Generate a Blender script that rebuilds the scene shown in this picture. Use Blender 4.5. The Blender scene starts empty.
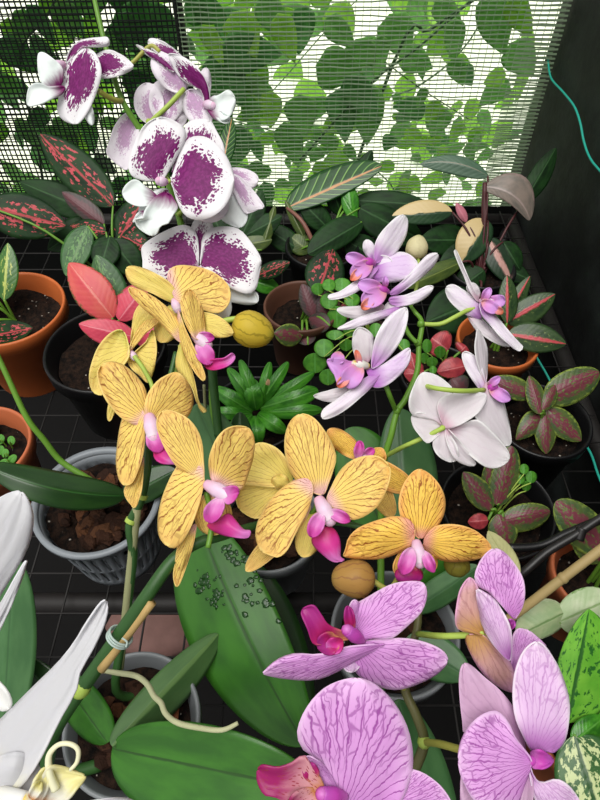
import bpy, bmesh, math, random
from mathutils import Vector, noise as mnoise
R_ = random.Random(7)
scn = bpy.context.scene
COL = scn.collection
# ------------------------------------------------------------------ camera frame
F_PX = 604.0; H = 0.64; PITCH = math.radians(50)
CAM = Vector((0, 0, H))
FW = Vector((0, math.cos(PITCH), -math.sin(PITCH)))
UP = Vector((0, math.sin(PITCH), math.cos(PITCH)))
RT = Vector((1, 0, 0))
def P(x, y, d):
    return CAM + d * (FW + RT * ((x - 300) / F_PX) + UP * ((400 - y) / F_PX))
def ray(x, y):
    return FW + RT * ((x - 300) / F_PX) + UP * ((400 - y) / F_PX)
def Zp(x, y, z):
    r = ray(x, y); return CAM + r * ((z - H) / r.z)
def depth(p):
    return (p - CAM).dot(FW)
def hexc(h):
    h = h.lstrip('#')
    def l(v):
        v /= 255.0
        return v / 12.92 if v <= 0.04045 else ((v + 0.055) / 1.055) ** 2.4
    return (l(int(h[0:2], 16)), l(int(h[2:4], 16)), l(int(h[4:6], 16)), 1)
# ------------------------------------------------------------------ node helpers
class NT:
    def __init__(s, name):
        m = bpy.data.materials.new(name); m.use_nodes = True
        s.m = m; s.t = m.node_tree; s.t.nodes.clear()
        s.out = s.t.nodes.new('ShaderNodeOutputMaterial')
    def n(s, typ, **kw):
        nd = s.t.nodes.new(typ)
        for k, v in kw.items(): setattr(nd, k, v)
        return nd
    def set(s, sock, v):
        if isinstance(v, bpy.types.NodeSocket): s.t.links.new(v, sock)
        else: sock.default_value = v
    def M(s, op, a, b=0.0, c=0.0, clamp=False):
        nd = s.n('ShaderNodeMath', operation=op, use_clamp=clamp)
        s.set(nd.inputs[0], a); s.set(nd.inputs[1], b); s.set(nd.inputs[2], c)
        return nd.outputs[0]
    def mix(s, f, a, b):
        nd = s.n('ShaderNodeMix', data_type='RGBA')
        s.set(nd.inputs[0], f); s.set(nd.inputs[6], a); s.set(nd.inputs[7], b)
        return nd.outputs[2]
    def ss(s, x, lo, hi, a=0.0, b=1.0):
        nd = s.n('ShaderNodeMapRange', interpolation_type='SMOOTHSTEP')
        s.set(nd.inputs[0], x); s.set(nd.inputs[1], lo); s.set(nd.inputs[2], hi); s.set(nd.inputs[3], a); s.set(nd.inputs[4], b)
        return nd.outputs[0]
    def xyz(s, x, y, z=0.0):
        nd = s.n('ShaderNodeCombineXYZ')
        s.set(nd.inputs[0], x); s.set(nd.inputs[1], y); s.set(nd.inputs[2], z)
        return nd.outputs[0]
    def noise(s, vec, scale, detail=2.0, rough=0.5):
        nd = s.n('ShaderNodeTexNoise'); s.set(nd.inputs['Vector'], vec)
        nd.inputs['Scale'].default_value = scale; nd.inputs['Detail'].default_value = detail; nd.inputs['Roughness'].default_value = rough
        return nd.outputs[0]
    def voro(s, vec, scale, feature='F1', rnd=1.0):
        nd = s.n('ShaderNodeTexVoronoi', feature=feature); s.set(nd.inputs['Vector'], vec)
        nd.inputs['Scale'].default_value = scale; nd.inputs['Randomness'].default_value = rnd
        return nd.outputs['Distance']
    def uv(s):
        nd = s.n('ShaderNodeUVMap', uv_map='UVMap'); sp = s.n('ShaderNodeSeparateXYZ'); s.t.links.new(nd.outputs[0], sp.inputs[0])
        t = sp.outputs[0]; v = s.M('MULTIPLY_ADD', sp.outputs[1], 2.0, -1.0)
        oi = s.n('ShaderNodeObjectInfo')
        return t, v, s.M('MULTIPLY', oi.outputs['Random'], 37.0)
    def fan(s):
        nd = s.n('ShaderNodeUVMap', uv_map='Fan'); sp = s.n('ShaderNodeSeparateXYZ'); s.t.links.new(nd.outputs[0], sp.inputs[0])
        return sp.outputs[0], sp.outputs[1]
    def obj(s):
        return s.n('ShaderNodeTexCoord').outputs['Object']
    def finish(s, col, rough=0.5, spec=0.4, trans=0.0, tcol=None, bump=None, bstr=0.2, bdist=0.001, metal=0.0, sheen=0.0):
        p = s.n('ShaderNodeBsdfPrincipled')
        s.set(p.inputs['Base Color'], col); s.set(p.inputs['Roughness'], rough)
        p.inputs['Specular IOR Level'].default_value = spec; p.inputs['Metallic'].default_value = metal
        if bump is not None:
            b = s.n('ShaderNodeBump'); b.inputs['Strength'].default_value = bstr; b.inputs['Distance'].default_value = bdist
            s.set(b.inputs['Height'], bump); s.t.links.new(b.outputs[0], p.inputs['Normal'])
        res = p.outputs[0]
        if trans > 0:
            tr = s.n('ShaderNodeBsdfTranslucent'); s.set(tr.inputs[0], tcol if tcol is not None else col)
            mx = s.n('ShaderNodeMixShader'); mx.inputs[0].default_value = trans
            s.t.links.new(res, mx.inputs[1]); s.t.links.new(tr.outputs[0], mx.inputs[2]); res = mx.outputs[0]
        s.t.links.new(res, s.out.inputs[0])
        return s.m
def plain(name, c, rough=0.5, spec=0.4, trans=0.0, var=0.25, scale=60, metal=0.0, bstr=0.15):
    k = NT(name); c = hexc(c); n = k.noise(k.obj(), scale, 3)
    d = tuple(x * (1 - var) for x in c[:3]) + (1,); l = tuple(min(1, x * (1 + var)) for x in c[:3]) + (1,)
    return k.finish(k.mix(n, d, l), rough, spec, trans, bump=n, bstr=bstr, metal=metal)
def petal_mat(name, base, edge, heart, vein, vs=0.8, nv=7.0, net=0.5, trans=0.35, heart_t=0.14, rough=0.5, tipc=None, line=0.10):
    k = NT(name); t, v, rnd = k.uv()
    base, edge, heart, vein = map(hexc, (base, edge, heart, vein))
    nz = k.noise(k.xyz(t, v, rnd), 3.0, 3)
    av = k.M('ABSOLUTE', v)
    e = k.M('MAXIMUM', k.ss(av, 0.55, 1.0), k.ss(t, 0.72, 1.0))
    col = k.mix(e, base, edge)
    col = k.mix(k.M('MULTIPLY', nz, 0.35), col, edge)
    hm = k.ss(t, heart_t * 2.3, heart_t * 0.3)
    col = k.mix(hm, col, heart)
    if vs > 0:
        ft_, fv = k.fan()
        dv = k.M('MULTIPLY_ADD', k.M('SUBTRACT', nz, 0.5), 0.16, fv)
        fine = k.noise(k.xyz(k.M('MULTIPLY', t, 1.6), fv, rnd), 8.0, 2)
        dv = k.M('MULTIPLY_ADD', k.M('SUBTRACT', fine, 0.5), 0.9 / nv, dv)
        # long fanning lines, doubled beyond the middle, joined by a stretched net
        def stripes(n, w):
            s = k.M('ABSOLUTE', k.M('SINE', k.M('MULTIPLY', dv, n * math.pi / 2)))
            return k.ss(s, w, w * 0.25)
        s1 = k.M('MULTIPLY', stripes(nv, line * 3.4), k.ss(t, 1.0, 0.8))
        s2 = k.M('MULTIPLY', stripes(nv * 2, line * 4.2), k.M('MULTIPLY', k.ss(t, 0.38, 0.6), k.ss(t, 1.0, 0.85)))
        vo = k.voro(k.xyz(k.M('MULTIPLY', t, nv * 0.30), k.M('MULTIPLY', dv, nv * 0.62), rnd), 1.0, 'DISTANCE_TO_EDGE')
        s3 = k.M('MULTIPLY', k.M('MULTIPLY', k.ss(vo, line * 0.75, line * 0.2), net), k.ss(t, 0.22, 0.5))
        brk = k.ss(k.noise(k.xyz(k.M('MULTIPLY', t, 1.4), fv, rnd), 7.0, 2), 0.36, 0.56)
        lines = k.M('MAXIMUM', k.M('MAXIMUM', s1, k.M('MULTIPLY', k.M('MULTIPLY', s2, 0.75), brk)), s3)
        rim = k.M('MULTIPLY', k.ss(av, 0.99, 0.86), k.ss(t, 0.99, 0.93))
        lines = k.M('MULTIPLY', lines, k.M('MULTIPLY', rim, vs))
        col = k.mix(lines, col, vein)
        col = k.mix(k.M('MULTIPLY', k.M('MAXIMUM', k.ss(av, 0.90, 0.97), k.ss(t, 0.955, 0.985)), 0.55), col, tuple(min(1, c * 1.25 + 0.05) for c in edge[:3]) + (1,))
    else:
        lines = nz
    ribs = k.M('SINE', k.M('MULTIPLY', v, 16.0))
    return k.finish(col, rough, 0.25, trans, bump=k.M('ADD', k.M('MULTIPLY', lines, -0.6), k.M('MULTIPLY', ribs, 0.25)), bstr=0.35, bdist=0.0006)
def spot_mat(name, white, purple, amount=0.5, soft=0.02, trans=0.3, cx=0.36, pale=0.0):
    k = NT(name); t, v, rnd = k.uv()
    w, p = hexc(white), hexc(purple)
    vec = k.xyz(k.M('MULTIPLY', t, 1.0), k.M('MULTIPLY', v, 0.6), rnd)
    n1 = k.noise(vec, 5.0, 2); n2 = k.noise(vec, 22.0, 2)
    cell = k.voro(k.xyz(k.M('MULTIPLY', t, 1.0), k.M('MULTIPLY', v, 0.7), k.M('ADD', rnd, k.M('MULTIPLY', n2, 0.10))), 19.0)
    dt = k.M('SUBTRACT', t, cx)
    r = k.M('SQRT', k.M('ADD', k.M('MULTIPLY', dt, dt), k.M('MULTIPLY', k.M('MULTIPLY', v, v), 0.34)))
    r = k.M('ADD', r, k.M('MULTIPLY', k.M('SUBTRACT', n1, 0.5), 0.48))
    r = k.M('ADD', r, k.M('MULTIPLY', k.M('SUBTRACT', cell, 0.35), 0.34))
    r = k.M('ADD', r, k.M('MULTIPLY', k.M('SUBTRACT', n2, 0.5), 0.12))
    m = k.ss(r, amount + soft, amount - soft)
    m = k.M('MULTIPLY', m, k.ss(k.M('ABSOLUTE', v), 0.97, 0.86))
    pp = k.mix(k.ss(n2, 0.35, 0.7), p, tuple(min(1, c * 1.5 + 0.01) for c in p[:3]) + (1,))
    if pale: m = k.M('MULTIPLY', m, 1 - pale)
    col = k.mix(m, w, pp)
    return k.finish(col, 0.5, 0.25, trans, bump=k.noise(vec, 9.0, 3), bstr=0.2, bdist=0.001)
def lip_mat(name, a, b, c, mid=0.45, trans=0.25, speck=None):
    k = NT(name); t, v, rnd = k.uv()
    a, b, c = map(hexc, (a, b, c))
    n = k.noise(k.xyz(t, v, rnd), 4.0, 3)
    tt = k.M('MULTIPLY_ADD', k.M('SUBTRACT', n, 0.5), 0.25, t)
    col = k.mix(k.ss(tt, 0.05, mid), a, b); col = k.mix(k.ss(tt, mid, mid + 0.4), col, c)
    if speck:
        col = k.mix(k.ss(k.voro(k.xyz(t, v, rnd), 9.0), 0.28, 0.18), col, hexc(speck))
    return k.finish(col, 0.4, 0.35, trans, bump=n, bstr=0.2)
def leaf_mat(name, base, dark, rib=None, ribw=0.05, stripe=None, nstripe=10.0, sw=0.3, spot=None, spots=7.0, thr=0.5, soft=0.06, spot_v=0.85, edge=None, edgew=0.82, half=None, rough=0.35, trans=0.18, spec=0.5, center=None, drops=False):
    k = NT(name); t, v, rnd = k.uv()
    av = k.M('ABSOLUTE', v)
    vec = k.xyz(t, k.M('MULTIPLY', v, 0.5), rnd)
    n = k.noise(vec, 4.0, 4); nf = k.noise(vec, spots, 3, 0.6)
    col = k.mix(k.ss(n, 0.3, 0.7), hexc(dark), hexc(base))
    side = k.M('ABSOLUTE', k.M('SINE', k.M('MULTIPLY', k.M('SUBTRACT', t, k.M('MULTIPLY', av, 0.22)), nstripe * math.pi)))
    if center:
        col = k.mix(k.ss(k.M('ADD', av, k.M('MULTIPLY', k.M('SUBTRACT', nf, 0.5), 1.2)), 0.62, 0.3), col, hexc(center))
    if stripe:
        col = k.mix(k.M('MULTIPLY', k.ss(side, sw, 0.05), k.ss(av, 0.98, 0.75)), col, hexc(stripe))
    if spot:
        m = k.ss(k.M('SUBTRACT', nf, k.M('MULTIPLY', k.ss(av, spot_v * 0.4, spot_v), 0.18)), thr, thr + soft)
        m = k.M('MULTIPLY', m, k.ss(av, 1.0, 0.9)); col = k.mix(m, col, hexc(spot))
    if half:
        hm = k.ss(k.M('ADD', v, k.M('MULTIPLY', k.M('SUBTRACT', n, 0.5), 0.5)), 0.0, 0.08); col = k.mix(hm, col, hexc(half))
    if edge:
        col = k.mix(k.ss(k.M('ADD', av, k.M('MULTIPLY', k.M('SUBTRACT', nf, 0.5), 0.8)), edgew - 0.12, edgew + 0.08), col, hexc(edge))
    if rib:
        col = k.mix(k.ss(k.M('ADD', av, k.M('MULTIPLY', k.M('SUBTRACT', nf, 0.5), ribw * 2.2)), ribw * 1.5, ribw * 0.5), col, hexc(rib))
    bm_ = k.M('ADD', k.M('MULTIPLY', side, 0.5), k.ss(av, 0.0, 0.10))
    rg = rough
    return k.finish(col, rg, spec, trans, bump=bm_, bstr=0.2, bdist=0.001)
# ------------------------------------------------------------------ mesh collector
class MB:
    def __init__(s): s.v = []; s.f = []; s.uv = []; s.mi = []
    def grid(s, pts, uvs, mi=0, closed=False):
        n = len(pts); m = len(pts[0]); o = len(s.v)
        for r in pts: s.v += [Vector(p) for p in r]
        for i in range(n - 1):
            for j in range(m if closed else m - 1):
                j2 = (j + 1) % m
                s.f.append((o + i * m + j, o + i * m + j2, o + (i + 1) * m + j2, o + (i + 1) * m + j)); s.mi.append(mi)
                if closed:
                    s.uv.append([(i / n, j / m), (i / n, (j + 1) / m), ((i + 1) / n, (j + 1) / m), ((i + 1) / n, j / m)])
                else:
                    s.uv.append([uvs[i][j], uvs[i][j2], uvs[i + 1][j2], uvs[i + 1][j]])
    def poly(s, pts, mi=0):
        o = len(s.v); s.v += [Vector(p) for p in pts]; s.f.append(tuple(range(o, o + len(pts)))); s.uv.append([(0.5, 0.5)] * len(pts)); s.mi.append(mi)
    def tube(s, pts, rad, seg=8, mi=0, sub=5):
        pts = [Vector(p) for p in pts]
        if not isinstance(rad, (list, tuple)): rad = [rad] * len(pts)
        Q = []; RR = []
        for i in range(len(pts) - 1):
            p0 = pts[max(i - 1, 0)]; p1 = pts[i]; p2 = pts[i + 1]; p3 = pts[min(i + 2, len(pts) - 1)]
            k = sub if len(pts) > 2 else max(1, sub)
            for a in range(k):
                u = a / k
                Q.append(0.5 * ((2 * p1) + (p2 - p0) * u + (2 * p0 - 5 * p1 + 4 * p2 - p3) * u * u + (3 * p1 - p0 - 3 * p2 + p3) * u ** 3))
                RR.append(rad[i] * (1 - u) + rad[i + 1] * u)
        Q.append(pts[-1]); RR.append(rad[-1])
        up = Vector((0.31, 0.2, 0.93)); rows = []
        for i, q in enumerate(Q):
            d = (Q[min(i + 1, len(Q) - 1)] - Q[max(i - 1, 0)])
            if d.length < 1e-9: d = Vector((0, 0, 1))
            d.normalize(); a = d.cross(up)
            if a.length < 1e-3: a = d.cross(Vector((1, 0, 0)))
            a.normalize(); b = d.cross(a)
            rows.append([q + (a * math.cos(2 * math.pi * j / seg) + b * math.sin(2 * math.pi * j / seg)) * RR[i] for j in range(seg)])
        s.grid(rows, None, mi, True)
        s.poly(rows[0][::-1], mi); s.poly(rows[-1], mi)
    def box(s, c, h, mi=0, ax=None):
        c = Vector(c); X, Y, Z = ax or (Vector((1, 0, 0)), Vector((0, 1, 0)), Vector((0, 0, 1)))
        p = [c + X * (h[0] * a) + Y * (h[1] * b) + Z * (h[2] * e) for a in (-1, 1) for b in (-1, 1) for e in (-1, 1)]
        for q in ((0, 1, 3, 2), (4, 6, 7, 5), (0, 4, 5, 1), (2, 3, 7, 6), (0, 2, 6, 4), (1, 5, 7, 3)):
            s.poly([p[i] for i in q], mi)
    def blob(s, c, r, ax=None, nu=10, nv=14, jit=0.0, mi=0, taper=0.0):
        c = Vector(c); X, Y, Z = ax or (Vector((1, 0, 0)), Vector((0, 1, 0)), Vector((0, 0, 1)))
        rows = []; uvs = []
        sd = Vector((R_.random() * 50, R_.random() * 50, R_.random() * 50))
        for i in range(nu + 1):
            th = math.pi * i / nu; row = []; ur = []
            for j in range(nv + 1):
                ph = 2 * math.pi * (j % nv) / nv
                n = Vector((math.sin(th) * math.cos(ph), math.sin(th) * math.sin(ph), math.cos(th)))
                k = 1 + jit * mnoise.noise(n * 1.6 + sd) * 2
                tp = 1 + taper * n.z
                row.append(c + X * (n.x * r[0] * k * tp) + Y * (n.y * r[1] * k * tp) + Z * (n.z * r[2] * k)); ur.append((i / nu, j / nv))
            rows.append(row); uvs.append(ur)
        s.grid(rows, uvs, mi)
    def build(s, name, mats, parent=None, solid=0.0, smooth=True, merge=True, bevel=0.0):
        me = bpy.data.meshes.new(name)
        o = bpy.data.objects.new(name, me); COL.objects.link(o)
        off = Vector((0, 0, 0))
        if parent is not None:
            root = parent
            while root.parent: root = root.parent
            off = root.location.copy(); o.parent = parent
        me.from_pydata([v - off for v in s.v], [], s.f)
        ul = me.uv_layers.new(name='UVMap'); me.uv_layers.new(name='Fan'); ul = me.uv_layers['UVMap']; fl = me.uv_layers['Fan']
        i = 0
        for k, f in enumerate(me.polygons):
            for q, li in enumerate(f.loop_indices):
                c_ = s.uv[k][q]; ul.data[li].uv = c_[:2]
                fl.data[li].uv = c_[2:] if len(c_) > 2 else c_
        if not isinstance(mats, (list, tuple)): mats = [mats]
        for m in mats: me.materials.append(m)
        for k, f in enumerate(me.polygons): f.material_index = s.mi[k]; f.use_smooth = smooth
        if merge:
            b = bmesh.new(); b.from_mesh(me); bmesh.ops.remove_doubles(b, verts=b.verts, dist=2e-6)
            bmesh.ops.dissolve_degenerate(b, edges=b.edges, dist=1e-7); b.to_mesh(me); b.free()
        me.update()
        if bevel:
            md = o.modifiers.new('bevel', 'BEVEL'); md.width = bevel; md.segments = 2
        if solid:
            md = o.modifiers.new('solid', 'SOLIDIFY'); md.thickness = solid; md.offset = 0
        return o
# ------------------------------------------------------------------ tagging
def tag(o, label, cat, group=None, kind=None):
    o['label'] = label; o['category'] = cat
    if group: o['group'] = group
    if kind: o['kind'] = kind
    return o
def thing(name, loc, label, cat, group=None):
    o = bpy.data.objects.new(name, None); COL.objects.link(o); o.location = loc; o.empty_display_size = 0.02
    return tag(o, label, cat, group)
def structure(o): o['kind'] = 'structure'; return o
# ------------------------------------------------------------------ curved blade (petals, sepals, leaves)
PROF = {'petal': (0.52, 0.36), 'sepal': (0.55, 0.5), 'point': (0.5, 0.95), 'leaf': (0.6, 0.75), 'strap': (0.3, 0.45), 'round': (0.5, 0.5), 'wide': (0.42, 0.32), 'claw': (0.85, 0.35), 'oleaf': (0.45, 0.55), 'heart': (0.3, 0.8)}
def smooth_loop(pl, k=4):
    r = []; n = len(pl)
    for i in range(n):
        p0, p1, p2, p3 = pl[i - 1], pl[i], pl[(i + 1) % n], pl[(i + 2) % n]
        for q in range(k):
            u = q / k
            r.append(tuple(0.5 * (2 * p1[c] + (p2[c] - p0[c]) * u + (2 * p0[c] - 5 * p1[c] + 4 * p2[c] - p3[c]) * u * u + (3 * p1[c] - p0[c] - 3 * p2[c] + p3[c]) * u ** 3) for c in (0, 1)))
    return r
def blade(mb, b, t, wl, wr=None, D=0.5, bz=0.0, tz=0.0, tilt=0.0, prof='petal', bow=0.0, cup=0.0, fold=0.0, curve=0.0, ruf=0.0, n=16, m=12, mi=0, twist=0.0, out=None):
    """b, t: base and tip in picture px; bz, tz, bow, cup, fold: cm away from the viewer; D metres; out: outline px."""
    if wr is None: wr = wl
    a, e = PROF[prof]; tm = a / (a + e); mx = tm ** a * (1 - tm) ** e
    dx, dy = t[0] - b[0], t[1] - b[1]; L = math.hypot(dx, dy) or 1.0
    ex, ey = dx / L, dy / L; px, py = -ey, ex
    rows = []; uvs = []; sd = R_.random() * 100; cm = D / F_PX
    if out:
        lp = [((x - b[0]) * ex + (y - b[1]) * ey, (x - b[0]) * px + (y - b[1]) * py) for x, y in smooth_loop(out)]
        A0 = min(q[0] for q in lp); A1 = max(q[0] for q in lp); n = max(n, 20); m = max(m, 14)
        sl = []
        for i in range(n + 1):
            u = 0.5 - 0.5 * math.cos(math.pi * i / n); aa = A0 + (A1 - A0) * min(max(u, 0.0015), 0.9985); cr = []
            for k in range(len(lp)):
                q0, q1 = lp[k], lp[(k + 1) % len(lp)]
                if (q0[0] - aa) * (q1[0] - aa) <= 0 and q0[0] != q1[0]: cr.append(q0[1] + (q1[1] - q0[1]) * (aa - q0[0]) / (q1[0] - q0[0]))
            sl.append((aa, min(cr), max(cr)))
        wmax = max(q[2] - q[1] for q in sl) / 2
    for i in range(n + 1):
        u = 0.5 - 0.5 * math.cos(math.pi * i / n)
        tl = math.radians(tilt + twist * (u - 0.5)); row = []; ur = []
        d0 = D + (bz + (tz - bz) * u + bow * 4 * u * (1 - u)) / 100
        if out:
            aa, lo, hi = sl[i]; w = (hi - lo) / 2 / wmax; cx = b[0] + ex * aa; cy = b[1] + ey * aa
        else:
            w = max((u ** a) * ((1 - u) ** e) / mx, 0.06 if i == 0 else 0.0)
            cx = b[0] + dx * u + px * curve * 4 * u * (1 - u); cy = b[1] + dy * u + py * curve * 4 * u * (1 - u)
        for j in range(m + 1):
            v = -1 + 2 * j / m
            off = lo + (hi - lo) * j / m if out else (wr if v > 0 else wl) * w * v
            dd = math.tan(tl) * off * cm + (cup * v * v + fold * abs(v)) / 100 * w
            if ruf: dd += ruf / 100 * abs(v) ** 1.5 * mnoise.noise(Vector((u * 3.2 + sd, v * 1.4, sd)))
            row.append(P(cx + px * off, cy + py * off, d0 + dd))
            ur.append((u, j / m, u, math.atan2(off, aa - A0 + 0.06 * L)) if out else (u, j / m, u, v))
        rows.append(row); uvs.append(ur)
    if out:
        big = max(abs(q[3]) for r in uvs[n // 3:] for q in r)
        uvs = [[(q[0], q[1], q[2], q[3] / big) for q in r] for r in uvs]
    mb.grid(rows, uvs, mi)
def pts(D, *l):
    """(x, y[, dcm]) list to world points"""
    return [P(q[0], q[1], D + (q[2] / 100 if len(q) > 2 else 0)) for q in l]
# ------------------------------------------------------------------ materials
YEL = petal_mat('yellow_petal', '#F9E17C', '#F7D07C', '#F2C8C6', '#93431C', 0.85, 14, 0.35, heart_t=0.1, line=0.105)
YEO = petal_mat('orange_yellow_petal', '#FCDC62', '#F8BE6C', '#F0B09C', '#913A0E', 0.9, 14, 0.4, heart_t=0.1, line=0.105)
YEG = petal_mat('yellow_petal_back', '#F0E07A', '#F2D680', '#DAD470', '#A0702E', 0.5, 13, 0.2, heart_t=0.1, line=0.085)
SPT = spot_mat('white_purple_petal', '#F1EFF2', '#701460', 0.47)
SPB = spot_mat('purple_heavy_petal', '#F1EFF2', '#701460', 0.58, cx=0.3)
SPL = spot_mat('pale_spotted_petal_back', '#F0EAF1', '#93408E', 0.40, soft=0.10, pale=0.35)
SPW = spot_mat('white_petal_purple_base', '#EEF2F2', '#7E1C66', 0.28, cx=0.05)
LIL = petal_mat('lilac_petal', '#F1E8F4', '#F6F3F7', '#CC90D6', '#DCC2E4', 0.3, 7, 0.2, heart_t=0.2)
LIP = petal_mat('lilac_pink_petal', '#E6CCEF', '#F3EAF6', '#C076CE', '#CEA4DA', 0.35, 7, 0.2, heart_t=0.2)
LIW = petal_mat('lilac_petal_back', '#E4DCE2', '#E9E6E8', '#DAB8C8', '#DED0DA', 0.3, 6, 0.1, heart_t=0.12)
PNK = petal_mat('pink_veined_petal', '#E6A8E8', '#F0C6F1', '#DE9AE0', '#98309C', 0.8, 16, 0.7, heart_t=0.16, line=0.1)
PNP = petal_mat('pale_pink_veined_petal', '#EBC8EE', '#F3DDF3', '#CB88D0', '#B874BE', 0.6, 14, 0.65, heart_t=0.16, line=0.1)
PNB = petal_mat('brownish_pink_petal_back', '#D6AA9C', '#DCA8C8', '#C89A5A', '#A87070', 0.45, 7, 0.4, heart_t=0.25)
PNG = petal_mat('dull_pink_petal_back', '#D3AECB', '#DEBBD8', '#C594BE', '#B489AE', 0.35, 7, 0.3, heart_t=0.2)
WHT = petal_mat('shaded_white_petal', '#D2D2D6', '#DADADE', '#EFEBC8', '#D4D4DC', 0.3, 6, 0.2, heart_t=0.12)  # white greyed down so the colour carries the near flower's shade
LY = lip_mat('magenta_lip', '#E9B8DC', '#DA7CC4', '#CE4CA8', 0.4)
LYM = lip_mat('deep_magenta_midlobe', '#C02A6A', '#D23A98', '#D97AC6', 0.5)
LYC = lip_mat('pale_pink_column', '#E8B9D4', '#EBCFE6', '#F1E6EF', 0.5)
LL = lip_mat('lilac_lip', '#E2A0A8', '#DA92D6', '#D49CE0', 0.35)
LLO = lip_mat('orange_lip_tip', '#DC94D0', '#EA9A8C', '#EC8262', 0.6)
LPD = lip_mat('crimson_lip', '#E39A70', '#B02268', '#A82A82', 0.4)
LPS = lip_mat('speckled_lip', '#D09050', '#DDA0A8', '#A01C66', 0.3, speck='#A03848')
LPC = lip_mat('magenta_column', '#D67CCB', '#C64AB4', '#C25ABD', 0.5)
LWH = lip_mat('white_lip', '#E8CE6A', '#EDEBDE', '#F0F0EE', 0.3)
LWY = lip_mat('white_lip_yellow_rim', '#D08A2C', '#ECEADE', '#E9E2A0', 0.4)
SW1 = lip_mat('white_purple_lip', '#7E1C66', '#EAF2F0', '#EEF4F2', 0.45)
STEM = plain('green_stem', '#5E8A2C', 0.45, var=0.2)
STD = plain('dark_green_stem', '#2F5526', 0.45, var=0.25)
STL = plain('light_green_stalk', '#A9C257', 0.45, 0.4, 0.15, var=0.12)
STO = plain('olive_stalk', '#9A9A46', 0.5, var=0.2)
STB = plain('brown_green_spike', '#5A5A34', 0.5, var=0.25)
STR = plain('dark_red_stalk', '#4A2426', 0.5, var=0.3)
BUDY = petal_mat('yellow_bud_skin', '#D9BE3E', '#C8B044', '#A9A83C', '#8A7A22', 0.6, 14, 0.0)
BUDB = petal_mat('brown_bud_skin', '#B98E4C', '#A8864A', '#A88A4A', '#8A5A44', 0.5, 14, 0.0)
BUDO = petal_mat('olive_bud_skin', '#8E8A34', '#8A7A34', '#7A8A34', '#6A5A24', 0.5, 12, 0.0)
BUDL = petal_mat('cream_bud_skin', '#E2DAB0', '#D8CDA0', '#C2C68A', '#C8BE96', 0.3, 8, 0.0)
OLF = leaf_mat('orchid_leaf', '#3C7622', '#2C5E1C', rib='#284E1A', ribw=0.03, rough=0.4, trans=0.1, nstripe=0.01)
OLB = leaf_mat('bluish_orchid_leaf', '#4E7848', '#3E683C', rib='#3A6038', ribw=0.03, rough=0.35, trans=0.1, nstripe=0.01)
OLD = leaf_mat('dark_orchid_leaf', '#28481E', '#1E3A1A', rib='#2F5A28', ribw=0.03, rough=0.3, trans=0.08, nstripe=0.01)
OLU = leaf_mat('leaf_underside', '#4F7240', '#446638', rib='#5F8048', ribw=0.1, rough=0.45, trans=0.1, nstripe=0.01)
GLF = leaf_mat('bright_green_leaf', '#4E9A2A', '#2C6A1C', rib='#5A9A3E', ribw=0.06, rough=0.32)
CLV = leaf_mat('clover_leaf', '#5CA032', '#438626', rib='#62A84A', ribw=0.06, rough=0.5, trans=0.25)
DLF = leaf_mat('shaded_dark_green_leaf', '#1E401A', '#122812', rib='#345630', ribw=0.05, rough=0.5, spec=0.2, nstripe=9)  # dark green, deepened further to stand in for weak light at the back
CAL = leaf_mat('striped_calathea_leaf', '#255222', '#1A3E1A', rib='#C08448', ribw=0.07, stripe='#7EAA58', nstripe=9, sw=0.34, rough=0.3)
AGR = leaf_mat('red_ribbed_leaf', '#3E562E', '#263F24', rib='#C84A52', ribw=0.13, spot='#7A8A4E', spots=14, thr=0.58, rough=0.38)
AGS = leaf_mat('pink_speckled_leaf', '#22401E', '#122816', rib='#B04448', ribw=0.05, spot='#C4525A', spots=11, thr=0.53, soft=0.05, spot_v=1.0, rough=0.5, spec=0.2)  # green and pink deepened too, back-row shade put into the colour
AGM = leaf_mat('maroon_leaf', '#56662E', '#3E5630', center='#763844', spot='#62783A', spots=13, thr=0.55, edge='#8A9E44', edgew=0.93, rough=0.4)
AGD = leaf_mat('dusky_maroon_leaf', '#4A3436', '#33302C', center='#5E3238', edge='#3E4A34', edgew=0.95, rough=0.45)
AGP = leaf_mat('salmon_pink_leaf', '#E0685F', '#D94F58', rib='#E88A80', ribw=0.05, edge='#3F6A34', edgew=0.99, spot='#E9A088', spots=20, thr=0.66, rough=0.4, trans=0.3)
AGK = leaf_mat('hot_pink_leaf', '#E2566C', '#D2405C', rib='#E7808E', ribw=0.05, edge='#5A6A3A', edgew=1.0, rough=0.4, trans=0.3)
AGC = leaf_mat('crimson_leaf', '#C24A50', '#9E3440', rib='#D2767A', ribw=0.05, edge='#5A4A34', edgew=0.97, spot='#6A5038', spots=10, thr=0.64, rough=0.4, trans=0.2)
PHL = leaf_mat('half_cream_leaf', '#305030', '#203C24', half='#CDB682', rough=0.4)
PHG = leaf_mat('grey_pink_leaf', '#8C7E74', '#6C665E', rib='#A2908A', ribw=0.05, edge='#9A8680', edgew=0.95, rough=0.35)
PHS = leaf_mat('pink_streaked_leaf', '#243E26', '#182E1C', rib='#C99A90', ribw=0.22, rough=0.4)
PHD = leaf_mat('grey_green_leaf', '#54705A', '#44604C', rib='#7E7A66', ribw=0.04, rough=0.35)
OLV = leaf_mat('olive_leaf', '#55662C', '#3C5024', rib='#6E7C3C', ribw=0.05, rough=0.4)
PAL = leaf_mat('pale_green_leaf', '#A8B68A', '#8FA678', rib='#6E8A56', ribw=0.05, edge='#C2CCA6', edgew=0.97, rough=0.45, trans=0.2)
PAC = leaf_mat('cream_green_leaf', '#C2CDAA', '#A8BE90', rib='#8AA46E', ribw=0.05, edge='#6E9A4C', edgew=0.99, rough=0.45, trans=0.2)
PAY = leaf_mat('yellow_green_pale_leaf', '#C8C690', '#BABA84', rib='#A8AA70', ribw=0.04, rough=0.5)
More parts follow.
